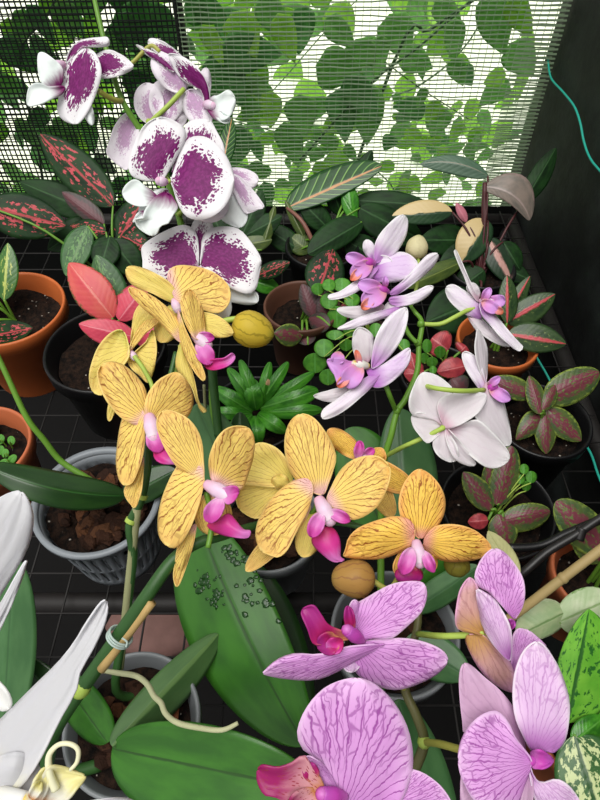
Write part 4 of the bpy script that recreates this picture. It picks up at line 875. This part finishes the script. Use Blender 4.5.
# red-tipped plant behind the white flowers
r, t = plant('potted_aglaonema', (232, 262), .09, .045, .09, BLACK, 'green foliage plant with one pink-speckled leaf, just right of the white and purple flowers', 'potted plant', AG)
lf(r, t, dpt(t) - .02, [(AGS, (256, 276), (290, 262), 8, 9, dict(bz=-2, tz=-3)), (GLF, (252, 280), (280, 290), 9, 9, dict(bz=-1)), (DLF, (240, 240), (262, 190), 12, 14), (DLF, (244, 236), (282, 216), 12, 12), (OLV, (240, 245), (272, 240), 10, 10), (DLF, (225, 240), (205, 200), 14, 14), (CAL, (222, 168), (232, 118), 9, 9, dict(bz=4, tz=5)), (DLF, (236, 235), (232, 185), 13, 13), (STEM and OLV, (262, 250), (275, 205), 5, 6)])
# brown pot
r, t = plant('potted_aglaonema', (302, 306), .10, .052, .10, BROWN, 'dark maroon and green foliage plant in a brown pot, centre behind the yellow flowers', 'potted plant', AG, soil_z=.72)
D = dpt(t) - .03
lf(r, t, D, [(AGS, (318, 294), (333, 249), 20, 20, dict(bow=.4)), (AGD, (314, 318), (302, 284), 9, 12), (AGM, (302, 336), (274, 333), 12, 11, dict(bz=-2, tz=-4)), (AGD, (330, 326), (309, 318), 11, 10, dict(bz=-2)), (AGD, (308, 345), (304, 328), 10, 10, dict(bz=-2)), (AGC, (340, 318), (356, 300), 8, 8), (AGD, (326, 320), (322, 290), 9, 10)])
# clover
r2, t2 = plant('potted_clover', (374, 326), .085, .038, .085, BLACK, 'bright green clover seedlings in a pot beneath the lilac flowers', 'potted plant', AG)
def clover(root, top, D, l):
    for x, y, w, h in l: leaf(root, CLV, (x, y + h), (x, y - h), w, w, D=D, stalk=top, sr=.0007, smat=STL, prof='round', tilt=R_.uniform(-15, 15), n=10, m=8, solid=.0005, fold=.15, cup=.1, bz=R_.uniform(-1, 1), name='leaflet')
clover(r2, t2, dpt(t2) - .035, [(318, 289, 7, 6), (329, 285, 7, 6), (342, 285, 9, 7), (329, 301, 9, 8), (337, 317, 10, 11), (335, 335, 9, 5), (324, 348, 10, 9), (315, 363, 12, 10), (328, 377, 9, 8), (350, 331, 7, 6), (358, 318, 8, 7), (352, 300, 8, 7), (346, 345, 7, 6), (362, 338, 8, 7), (376, 330, 7, 7), (404, 345, 6, 6)])
# strappy rosette
r, t = plant('potted_rosette_plant', (255, 412), .10, .055, .10, BLACK, 'bright green strap-leaved rosette in a black pot, centre between yellow and lilac flowers', 'potted plant', AG)
D = dpt(t) - .03
S = dict(prof='strap', st=False, bow=-1.6, bz=1, fold=.3)
lf(r, t, D, [(GLF, (262, 406), (314, 372), 6, 8, S), (GLF, (260, 408), (318, 390), 11, 13, S), (GLF, (256, 410), (250, 378), 9, 10, S), (GLF, (252, 412), (214, 388), 9, 9, S), (GLF, (252, 414), (210, 412), 7, 7, S), (GLF, (258, 408), (240, 360), 6, 7, S), (GLF, (259, 408), (270, 362), 6, 6, S), (GLF, (258, 414), (286, 432), 8, 8, S), (GLF, (255, 416), (258, 444), 9, 9, S), (GLF, (262, 412), (322, 410), 8, 8, S), (GLF, (252, 415), (226, 436), 9, 9, S), (plain('dry_leaf', '#A88A64', .7), (262, 396), (270, 372), 5, 5, S), (GLF, (256, 406), (228, 368), 7, 7, S), (GLF, (258, 406), (288, 362), 6, 7, S)])
# red plant with clover
r, t = plant('potted_caladium', (440, 374), .10, .049, .10, BLACK, 'red-leaved foliage plant in a black pot, behind the lilac spike', 'potted plant', AG)
D = dpt(t) - .03
lf(r, t, D, [(AGC, (448, 350), (432, 338), 14, 15, dict(prof='round')), (AGC, (460, 352), (466, 346), 10, 10), (AGC, (466, 366), (437, 372), 10, 12), (AGC, (424, 372), (404, 374), 12, 12), (AGD, (452, 378), (464, 394), 13, 13), (AGC, (418, 380), (410, 352), 9, 9)])
clover(r, t, D - .01, [(427, 346, 5, 7), (440, 352, 6, 6), (432, 362, 6, 5), (424, 358, 5, 5), (433, 370, 4, 4)])
# orange pot right
r, t = plant('potted_aglaonema', (498, 340), .10, .052, .10, TERRA, 'green foliage plant with pink midribs in an orange pot, right behind the lilac flowers', 'potted plant', AG, soil_z=.8)
D = dpt(t) - .03
lf(r, t, D, [(AGR, (507, 323), (507, 275), 9, 11), (AGR, (506, 322), (555, 294), 12, 15, dict(bz=1)), (AGR, (508, 334), (566, 344), 16, 14, dict(tz=-1)), (AGR, (500, 328), (478, 300), 10, 10, dict(bz=1)), (AGR, (502, 324), (530, 276), 8, 9, dict(bz=2, tz=2))])
# pink philodendron
r, t = plant('potted_philodendron', (482, 268), .10, .048, .10, BLACK, 'tall dark-stemmed plant with half-cream and pinkish grey leaves, against the black sheet', 'potted plant', AG)
D = dpt(t) - .01
Q = dict(sm=STR, sr=.0022)
lf(r, t, D, [(PHG, (484, 187), (530, 220), 22, 9, dict(curve=-10, bow=-1, sm=STR, prof='oleaf')), (DLF, (524, 202), (556, 148), 10, 11, dict(sm=STR, bz=2, tz=3)), (PHD, (488, 176), (420, 164), 12, 8, dict(sm=STR, curve=7, bz=1, tz=2)), (PHL, (488, 221), (462, 262), 14, 19, dict(sm=STR, bow=-.8, prof='oleaf')), (PHL, (452, 212), (392, 216), 11, 14, dict(sm=STR)), (PHS, (488, 238), (513, 284), 13, 14, dict(sm=STR, bow=-.6)), (DLF, (503, 242), (520, 270), 11, 11, dict(sm=STR)), (plain('new_pink_leaf', '#B26A78', .5), (466, 222), (456, 203), 4, 5, dict(sm=STR)), (OLV, (462, 262), (404, 288), 9, 10, dict(sm=STR, bz=-2, tz=-4)), (DLF, (480, 300), (426, 322), 24, 24, dict(sm=STR, bz=-3, tz=-4)), (DLF, (484, 270), (454, 292), 14, 14, dict(sm=STR, bz=-1)), (DLF, (470, 240), (420, 240), 16, 16, dict(sm=STR, bz=2)), (DLF, (480, 250), (440, 262), 14, 14, dict(sm=STR, bz=1)), (DLF, (488, 260), (530, 280), 12, 12, dict(sm=STR, bz=1))])
mb = MB(); mb.tube([t] + pts(D, (484, 225), (484, 205), (485, 183)), [.005, .0045, .004, .003], 9); mb.build('stem', STR, r)
# calathea
r, t = plant('potted_calathea', (322, 246), .10, .055, .10, BLACK, 'plant with one big striped leaf with an orange midrib, against the net at centre', 'potted plant', AG)
D = dpt(t)
lf(r, t, D, [(CAL, (287, 208), (382, 166), 20, 11, dict(prof='oleaf', tilt=-15, sm=plain('pinkish_stalk', '#7A5044', .5), sr=.003, n=24)), (DLF, (362, 222), (308, 254), 12, 17, dict(prof='oleaf', bz=-3, tz=-5)), (DLF, (360, 208), (422, 240), 15, 20, dict(prof='oleaf', bz=-2)), (GLF, (352, 218), (347, 180), 8, 9, dict(sr=.0024)), (GLF, (356, 220), (342, 196), 6, 6), (DLF, (352, 188), (372, 150), 8, 9, dict(bz=3, tz=3)), (DLF, (342, 215), (330, 184), 10, 10, dict(bz=2)), (DLF, (300, 250), (262, 225), 12, 12), (OLV, (310, 252), (290, 236), 11, 11), (DLF, (345, 240), (385, 262), 15, 15, dict(bz=-2)), (DLF, (330, 230), (300, 200), 12, 12, dict(bz=1)), (DLF, (355, 200), (430, 205), 12, 14, dict(bz=2, tz=2)), (OLV, (305, 240), (285, 200), 5, 5)])
# right-hand maroon ones
r, t = plant('potted_aglaonema', (543, 420), .10, .0545, .10, BLACK, 'maroon and green leaved plant in the black pot farther right, below the orange pot', 'potted plant', AG)
D = dpt(t) - .025
lf(r, t, D, [(AGM, (545, 398), (599, 372), 16, 18, dict(prof='oleaf')), (AGM, (533, 396), (490, 379), 11, 12), (AGM, (540, 414), (529, 376), 9, 10, dict(bz=-1)), (AGM, (546, 409), (581, 441), 13, 13), (AGM, (545, 414), (546, 454), 11, 11), (AGM, (540, 416), (516, 440), 10, 12, dict(prof='heart')), (AGM, (543, 410), (556, 384), 8, 8, dict(bz=-1))])
r, t = plant('potted_aglaonema', (498, 508), .10, .058, .10, BLACK, 'maroon and green leaved plant in a black pot, just above the lower right pink flowers', 'potted plant', AG)
D = dpt(t) - .025
lf(r, t, D, [(AGM, (497, 505), (512, 446), 14, 15, dict(prof='oleaf')), (AGM, (502, 521), (550, 511), 13, 15, dict(prof='oleaf')), (AGM, (498, 514), (507, 550), 16, 14), (AGM, (491, 510), (463, 472), 12, 13), (AGC, (488, 520), (468, 522), 9, 8), (AGM, (494, 505), (488, 462), 10, 11, dict(bz=1))])
clover(r, t, D, [(524, 469, 5, 5), (531, 477, 6, 6), (520, 479, 5, 5), (526, 486, 5, 5)])
r, t = plant('potted_aglaonema', (600, 574), .10, .045, .10, TERD, 'purple-green leaved plant in a terracotta pot cut off by the right edge', 'potted plant', AG)
D = dpt(t) - .035
lf(r, t, D, [(AGM, (606, 552), (556, 501), 20, 20, dict(prof='oleaf')), (AGM, (604, 560), (572, 540), 12, 14, dict(bz=1)), (AGM, (610, 560), (650, 520), 18, 18)])
# lower right
r, t = plant('potted_dieffenbachia', (592, 722), .10, .048, .10, TERD, 'lime green plant with dark mottled leaves, lower right corner', 'potted plant', AG)
D = dpt(t) - .05
lf(r, t, D, [(DFB, (567, 722), (589, 609), 21, 44, dict(prof='leaf', bz=0, tz=-2, n=22)), (DFC, (574, 736), (606, 840), 40, 32, dict(prof='oleaf', bz=-1, tz=-3, n=22)), (GLF, (572, 742), (606, 716), 14, 14, dict(bz=-1)), (DFC, (600, 730), (660, 760), 30, 30), (DFB, (600, 715), (650, 660), 30, 30)])
r, t = plant('potted_pothos', (718, 640), .10, .042, .10, BLACK, 'plant with broad pale grey-green leaves, right edge above the lime leaves', 'potted plant', AG, xy=(.352, .165))
D = .46
lf(r, t, D, [(PAL, (566, 612), (517, 636), 14, 24, dict(prof='oleaf')), (PAC, (558, 622), (612, 598), 22, 26, dict(prof='round')), (PAC, (600, 640), (640, 600), 25, 25)])
# pale leaf by the orange flower and green seedlings on the left
r, t = plant('potted_seedlings', (-22, 447), .11, .056, .11, TERD, 'small green seedlings in a terracotta pot cut off by the left edge', 'potted plant', AG)
for i in range(26):
    a = R_.random() * 6.28; q = .04 * math.sqrt(R_.random()); w = t + Vector((q * math.cos(a), q * math.sin(a), .008)); d = dpt(w)
    x = 300 + (w - CAM).x / d * F_PX; y = 400 - (w - CAM).dot(UP) / d * F_PX
    leaf(r, CLV, (x - 3, y + 3), (x + R_.uniform(-6, 6), y - 6), 4, 4, D=d, stalk=w + Vector((0, 0, -.01)), sr=.0006, prof='round', n=8, m=6, solid=.0004, name='leaflet')
mb = MB(); blade(mb, (518, 578), (488, 531), 13, 11, D=.47, bz=.5, prof='leaf', fold=.3, n=18); blade
o = mb.build('dry_leaf', PAY, solid=.001); tag(o, 'pale yellow-green dry leaf lying beside the orange-yellow flower tip, right of centre', 'leaf')
# =============================================================== LOOSE THINGS
mb = MB(); mb.tube(pts(.47, (480, 640, 1), (525, 607, -2), (563, 578, -3), (604, 547, -3.5), (660, 505, -4)), [.0036] * 5, 10)
for x, y in ((563, 578),): mb.blob(P(x, y, .44), (.0044, .0044, .0044), nu=6, nv=10)
o = mb.build('bamboo_cane', plain('old_bamboo', '#9A8658', .6, var=.25, scale=30)); tag(o, 'long tan cane slanting in from the right edge behind the pink flowers', 'cane')
mb = MB(); mb.tube(pts(.50, (478, 604, 2), (520, 575), (546, 553), (574, 536), (604, 516), (650, 490)), .0036, 10); mb.tube(pts(.50, (578, 540), (582, 528)), .0045, 8)
o = mb.build('irrigation_tube', plain('black_tube', '#1C1A1A', .4)); tag(o, 'thin black tube slanting above the cane at the right edge', 'tube')
mb = MB(); mb.tube(pts(.53, (508, 548), (540, 546), (566, 534), (600, 520)), .004, 10)
o = mb.build('irrigation_tube', BLACK); tag(o, 'thicker black tube lying behind the thin one beside the maroon-leaved plant', 'tube')
TURQ = plain('turquoise_twine', '#1FA08C', .6, var=.15, scale=400)
def onwall(x, y, w): d = w * F_PX / (x - 300); return P(x, y, d)
mb = MB(); mb.tube([onwall(548, 60, .402)] + [onwall(x, y, w) for x, y, w in ((551, 78, .400), (563, 92, .398), (574, 106, .397), (580, 122, .397), (584, 142, .398), (590, 158, .398), (601, 172, .398), (640, 215, .398))], .0016, 8)
o = mb.build('twine', TURQ); tag(o, 'turquoise twine hanging in a curve on the black sheet, upper right', 'string')
mb = MB(); mb.tube([Zp(520, 320, .05), Zp(535, 354, .03), Zp(548, 377, .02), Zp(572, 425, .004), Zp(590, 452, .004), Zp(602, 484, .004), Zp(640, 560, .004)], .0016, 8)
o = mb.build('twine', TURQ); tag(o, 'turquoise twine running low beside the black pots at the right', 'string')
# bench
bn = thing('wire_bench', (0, .42, 0), 'black wire mesh bench the pots stand on', 'bench')
mb = MB(); x0, x1, y0, y1 = -.75, .40, -.12, 1.0
i = 0
while x0 + i * .045 <= x1: mb.tube([(x0 + i * .045, y0, -.0015), (x0 + i * .045, y1, -.0015)], .0011, 6, sub=1); i += 1
i = 0
while y0 + i * .045 <= y1: mb.tube([(x0, y0 + i * .045, -.0005), (x1, y0 + i * .045, -.0005)], .0011, 6, sub=1); i += 1
mb.build('wire_mesh', WIRE, bn)
for nm, a, b in (('rail', (x0, y0, -.02), (x1, y0, -.02)), ('rail', (x0, y1, -.02), (x1, y1, -.02)), ('rail', (x0, y0, -.02), (x0, y1, -.02)), ('rail', (x1, y0, -.02), (x1, y1, -.02)), ('rail', (x0, .26, -.024), (x1, .26, -.024))):
    mb = MB(); mb.tube([a, b], .012, 12, sub=1); mb.build(nm, plain('bench_tube', '#1A1716', .6), bn)
for a in ((x0, y0), (x0, y1), (x1, y0), (x1, y1)):
    mb = MB(); mb.tube([(a[0], a[1], -.02), (a[0], a[1], -.5)], .012, 12, sub=1); mb.build('leg', plain('bench_leg', '#2A2828', .5), bn)
c = Zp(156, 632, -.48); mb = MB(); mb.blob((c.x, c.y, -.46), (.09, .055, .04), nu=10, nv=16, jit=.12)
o = mb.build('stone', plain('dusky_stone', '#7A5A54', .8, var=.2)); tag(o, 'dusky pink stone on the dark ground under the wire bench', 'stone')
# =============================================================== SETTING
def quad(name, pl, mat, sub=1):
    mb = MB(); a, b, c_, d = [Vector(q) for q in pl]
    rows = [[a.lerp(b, j / sub).lerp(d.lerp(c_, j / sub), i / sub) for j in range(sub + 1)] for i in range(sub + 1)]
    mb.grid(rows, [[(i / sub, j / sub) for j in range(sub + 1)] for i in range(sub + 1)])
    return mb.build(name, mat)
structure(quad('floor', [(-1.6, -1.2, -.5), (.46, -1.2, -.5), (.46, 1.12, -.5), (-1.6, 1.12, -.5)], plain('black_ground_cloth', '#0C0B0B', .85, .2, scale=90)))  # cloth kept near black so its colour carries the shade under the bench
def ground_mat():
    k = NT('pale_ground'); n = k.noise(k.obj(), 6, 5, .65)
    return k.finish(k.mix(k.ss(n, .3, .7), hexc('#E8F0D2'), hexc('#F8FCEC')), .9, .1)  # near-white colour stands in for blown-out daylight outside
structure(quad('ground', [(-8, 1.13, -.52), (8, 1.13, -.52), (8, 14, -.52), (-8, 14, -.52)], ground_mat()))
YB = 1.035
# black sheet on the right
def sheet_mat():
    k = NT('black_plastic_sheet'); n = k.noise(k.obj(), 5, 4, .6)
    n2 = k.noise(k.obj(), 60, 4, .7)
    return k.finish(k.mix(k.ss(n, .45, .75), hexc('#0D0E0E'), hexc('#2C3230')), k.M('MULTIPLY_ADD', n2, .25, .5), .3, bump=n2, bstr=.3, bdist=.002)
mb = MB(); rows = []
for i in range(61):
    y = -1.2 + 2.3 * i / 60; row = []
    for j in range(41):
        z = -.5 + 1.7 * j / 40
        row.append(Vector((.412 + .012 * mnoise.noise(Vector((y * 3, z * 3, 1))) + .004 * mnoise.noise(Vector((y * 14, z * 10, 5))), y, z)))
    rows.append(row)
mb.grid(rows, [[(i / 60, j / 40) for j in range(41)] for i in range(61)])
o = mb.build('wall_right', sheet_mat(), solid=.002); structure(o)
structure(quad('dark_backing', [(-1.6, YB, -.5), (.44, YB, -.5), (.44, YB, -.012), (-1.6, YB, -.012)], plain('backing_black', '#0E0F0E', .7, .2)))  # added dark backing, stands in for the gloomy foliage below the net
# net: left coarse and black, right fine with pale threads
YN = 1.06
def thread(mb, a, b, w, t=.0006, wob=.0015, seg=10, horiz=True):
    a, b = Vector(a), Vector(b); rows = []; sd = R_.random() * 80
    for i in range(seg + 1):
        q = a.lerp(b, i / seg); n1 = mnoise.noise(Vector((i * .7, sd, 0))) * wob; n2 = mnoise.noise(Vector((i * .5, sd, 9))) * wob * 2
        ofs = Vector((0, n2, n1)) if horiz else Vector((n1, n2, 0)); e = Vector((0, 0, w / 2)) if horiz else Vector((w / 2, 0, 0)); f = Vector((0, t, 0))
        q = q + ofs; rows.append([q - e - f, q + e - f, q + e + f, q - e + f])
    mb.grid(rows, None, 0, True)
mb = MB()
z = -.5
while z < .8: thread(mb, (-1.5, YN, z), (-.19, YN, z), .0017, wob=.002, seg=16); z += .0085
x = -1.5
while x < -.19: thread(mb, (x, YN + .001, -.5), (x, YN + .001, .8), .0022, wob=.002, seg=12, horiz=False); x += .0085
z = -.5
while z < .8: thread(mb, (-1.5, YN + .02, z), (-.19, YN + .02, z + .01), .0016, wob=.003, seg=16); z += .0092
o = mb.build('wall_back', plain('black_net', '#1B211C', .7, .2), smooth=False, merge=False); structure(o)
mb = MB(); z = -.5
while z < .8: thread(mb, (-.19, YN, z), (.41, YN, z + .004), .0019, wob=.0022, seg=20); z += .0068
x = -.19
while x < .41: thread(mb, (x, YN + .001, -.5), (x, YN + .001, .8), .0006, wob=.002, seg=12, horiz=False); x += .012
z = -.5
while z < .8: thread(mb, (.345, YN - .012, z), (.41, YN - .016, z + .001), .0024, wob=.0006, seg=6); z += .0068
o = mb.build('wall_back', plain('pale_net', '#B4C8AA', .6, .2, .5, var=.05), smooth=False, merge=False); structure(o)
mb = MB(); mb.tube([(-.188, YN + .012, -.5), (-.190, YN + .012, .3), (-.186, YN + .012, .85)], .008, 12)
o = mb.build('trim_1', plain('dark_post', '#151815', .6)); structure(o)
# vines outside
def heart_mesh(name, w, mat, seed):
    rr = random.Random(seed); rows = []; uvs = []
    for i in range(11):
        u = i / 10; q = (u ** .38) * ((1 - u) ** 1.0) / (0.2754 ** .38 * 0.7246 ** 1.0); row = []; ur = []
        for j in range(9):
            v = -1 + j / 4
            back = -.14 * abs(v) ** 1.5 * (1 - u) ** 3
            row.append(Vector((w * q * v, u + back - .02, .12 * abs(v) * q * w + .12 * u * u + .03 * math.sin(7 * u + seed)))); ur.append((u, j / 8))
        rows.append(row); uvs.append(ur)
    mb = MB(); mb.grid(rows, uvs)
    o = mb.build(name, mat, solid=.012); return o
MD = {}
for mi_, m_ in enumerate(VN + [VND]):
    for s in range(3):
        o = heart_mesh('leaf', (.36, .46, .30)[s], m_, s); md = o.modifiers[0]
        MD[(mi_, s)] = o.data; bpy.data.objects.remove(o)
rv = random.Random(21)
from mathutils import Euler, Matrix
def vine(label, path, specs, rad=.004, smat=None):
    root = thing('climbing_vine', path[0], label, 'vine', 'climbing vines outside the net')
    mb = MB(); mb.tube(path, [rad * (1 - .5 * i / len(path)) for i in range(len(path))], 8); mb.build('stem', smat or STD, root)
    for (p, l, ang, tl, mi_, s) in specs:
        o = bpy.data.objects.new('leaf', MD[(mi_, s)]); COL.objects.link(o); o.parent = root
        o.location = Vector(p) - root.location
        o.rotation_euler = Euler((math.pi / 2 + tl, ang, rv.uniform(-.5, .5)), 'XYZ'); o.scale = (l, l, l)
        md = o.modifiers.new('solid', 'SOLIDIFY'); md.thickness = .014
    return root
def NP(x, y, yy):  # picture px to a point on the vertical plane at depth yy
    r = ray(x, y); return CAM + r * (yy / r.y)
def sp(x, y, yy, l, ang, mi_, s=None, tl=0): return (NP(x, y, yy), l, ang, tl, mi_, rv.randrange(3) if s is None else s)
# broad leaves close behind the right-hand net (x, y of the leaf base)
big = [(350, 82, .09, 2.4, 2), (322, 66, .08, 1.8, 1), (340, 96, .085, 2.9, 2), (392, 20, .07, 2.6, 1), (440, 4, .07, 2.3, 1), (455, 24, .06, 3.0, 1), (492, -4, .10, 2.7, 1), (512, 2, .07, 2.4, 0), (366, 90, .1, 3.0, 1), (372, 50, .07, 4.4, 1), (420, 60, .035, 2.8, 1), (424, 90, .035, 3.4, 1), (438, 104, .04, 3.6, 0), (330, 22, .06, 2.2, 1), (305, 12, .07, 3.3, 2),
       (228, 52, .1, 1.7, 2), (216, 60, .09, 2.6, 2), (280, 20, .07, 2.8, 0), (250, 62, .08, 2.9, 0), (260, 82, .08, 3.6, 1), (215, 96, .09, 3.0, 2), (236, 18, .07, 2.6, 0), (272, 96, .06, 3.2, 0), (300, 100, .07, 3.0, 1), (286, 128, .08, 2.8, 1), (240, 130, .08, 3.4, 2), (206, 30, .06, 2.6, 0), (262, 4, .08, 2.4, 1)]
sp1 = [sp(x, y, 1.14 + rv.uniform(-.03, .05), l, a, m) for x, y, l, a, m in big]
for i in range(70):
    x = rv.uniform(195, 540); y = rv.uniform(100, 215) if i < 44 else rv.uniform(-10, 100); sp1.append(sp(x, y, rv.uniform(1.18, 1.3), rv.uniform(.035, .07), rv.uniform(1.4, 4.6), rv.choice((0, 0, 1, 1, 1, 2)), tl=rv.uniform(-.5, .4)))
vine('lime and green heart-leaved vine behind the pale net, right of the dark post', [NP(300, 330, 1.16), NP(392, 66, 1.15), NP(430, 30, 1.15), NP(482, -6, 1.15), NP(520, -40, 1.15)], sp1, .0035)
mb = None
sp2 = []
for i in range(95):
    x = rv.uniform(190, 520); y = rv.choice((rv.uniform(130, 290), rv.uniform(130, 220), rv.uniform(-20, 140))); sp2.append(sp(x, y, rv.uniform(1.42, 1.9), rv.uniform(.045, .09), rv.uniform(0, 6.28), rv.choice((0, 0, 0, 1, 1, 2)), tl=rv.uniform(-.8, .5)))
vine('tangled leafy vine farther outside, low behind the pale net', [NP(340, 330, 1.6), NP(330, 150, 1.6), NP(372, 105, 1.6), NP(420, 85, 1.6), NP(470, 40, 1.6), NP(520, -60, 1.6)], sp2, .003)
sp3 = [sp(x, y, 1.13 + rv.uniform(-.02, .04), l, a, m) for x, y, l, a, m in [(32, 10, .06, 2.6, 2), (24, 14, .05, 3.6, 1), (62, 6, .05, 3.0, 1), (4, 44, .07, 2.4, 2), (34, 42, .06, 2.2, 2), (0, 82, .04, 2.0, 1), (120, 20, .08, 2.6, 2), (140, 4, .07, 3.2, 2), (110, 36, .06, 3.4, 1), (160, 10, .08, 2.8, 2), (156, 60, .06, 3.0, 1), (20, 124, .07, 2.4, 1), (60, 128, .07, 3.2, 1), (140, 90, .07, 3.0, 2)]]
for i in range(86):
    x = rv.uniform(-140, 190); y = rv.choice((rv.uniform(100, 230), rv.uniform(-20, 120))) if x < 110 else rv.uniform(-20, 220); sp3.append(sp(x, y, rv.uniform(1.16, 1.4), rv.uniform(.035, .065), rv.uniform(1.2, 4.8), rv.choice((0, 0, 1, 2, 3)), tl=rv.uniform(-.5, .4)))
vine('dark green vine behind the black net, left of the dark post', [NP(60, 330, 1.16), NP(40, 160, 1.15), NP(20, 60, 1.15), NP(48, 14, 1.15), NP(80, -50, 1.15)], sp3, .003)
sp4 = []
for i in range(98):
    x = rv.uniform(-120, 200); y = rv.uniform(60, 300); sp4.append(sp(x, y, rv.uniform(1.5, 2.2), rv.uniform(.06, .12), rv.uniform(0, 6.28), rv.choice((0, 1, 1, 2)), tl=rv.uniform(-.8, .5)))
vine('brighter green vine farther outside, low behind the black net', [NP(120, 330, 1.7), NP(100, 110, 1.7), NP(60, 60, 1.7), NP(20, -60, 1.7)], sp4, .003)
sp5 = []
for i in range(99):
    x = rv.uniform(180, 520); y = rv.choice((rv.uniform(120, 240), rv.uniform(120, 240), rv.uniform(-40, 140))); sp5.append(sp(x, y, rv.uniform(2.0, 3.2), rv.uniform(.09, .17), rv.uniform(0, 6.28), rv.choice((0, 0, 0, 1)), tl=rv.uniform(-.8, .5)))
vine('palest farthest vine low behind the pale net', [NP(260, 320, 2.6), NP(250, 150, 2.6), NP(300, 60, 2.6), NP(420, -60, 2.6)], sp5, .003)
sp6 = []
for i in range(99):
    x = rv.uniform(190, 500); y = rv.uniform(95, 225); sp6.append(sp(x, y, rv.uniform(1.31, 1.41), rv.uniform(.025, .05), rv.uniform(1.2, 5), rv.choice((0, 0, 0, 1, 1)), tl=rv.uniform(-.5, .4)))
vine('small-leaved lime vine just above the bench behind the pale net', [NP(420, 330, 1.36), NP(400, 200, 1.36), NP(330, 150, 1.36), NP(230, 120, 1.36)], sp6, .002)
def branch(path, r, label):
    mb = MB(); mb.tube(path, [r * (1 - .4 * i / len(path)) for i in range(len(path))], 7)
    o = mb.build('vine_branch', STD); tag(o, label, 'branch')
branch([NP(300, 160, 1.13), NP(370, 84, 1.13), NP(420, 46, 1.13), NP(480, -8, 1.13)], .0026, 'longest bare dark branch slanting up to the right behind the pale net')
branch([NP(385, 62, 1.12), NP(420, 88, 1.12), NP(470, 120, 1.12)], .0012, 'thin bare twig sloping down to the right behind the pale net')
branch([NP(-10, 100, 1.12), NP(60, 92, 1.12), NP(110, 70, 1.12), NP(180, 60, 1.12)], .0016, 'thin dark twig crossing behind the black net below the white flower')
# =============================================================== LIGHT AND CAMERA
w = bpy.data.worlds.new('sky'); scn.world = w; w.use_nodes = True
bg = w.node_tree.nodes['Background']; bg.inputs[0].default_value = (1.0, 1.0, .98, 1); bg.inputs[1].default_value = 0.52
sd_ = bpy.data.lights.new('sun', 'SUN'); sd_.energy = 3.3; sd_.angle = math.radians(50); sd_.color = (1, .98, .94)
so = bpy.data.objects.new('sun', sd_); COL.objects.link(so)
d = Vector((.14, .22, -1)).normalized(); so.rotation_euler = d.to_track_quat('-Z', 'Y').to_euler()
cd = bpy.data.cameras.new('camera'); cam = bpy.data.objects.new('camera', cd); COL.objects.link(cam)
cd.sensor_fit = 'VERTICAL'; cd.sensor_height = 24; cd.lens = 24 * F_PX / 800.0; cd.clip_start = .01
cam.location = CAM; cam.rotation_euler = (math.pi / 2 - PITCH, 0, 0)
scn.camera = cam
scn.view_settings.view_transform = 'Standard'; scn.view_settings.look = 'None'; scn.view_settings.gamma = 1; scn.view_settings.use_curve_mapping = False
scn.view_settings.exposure = 0.15
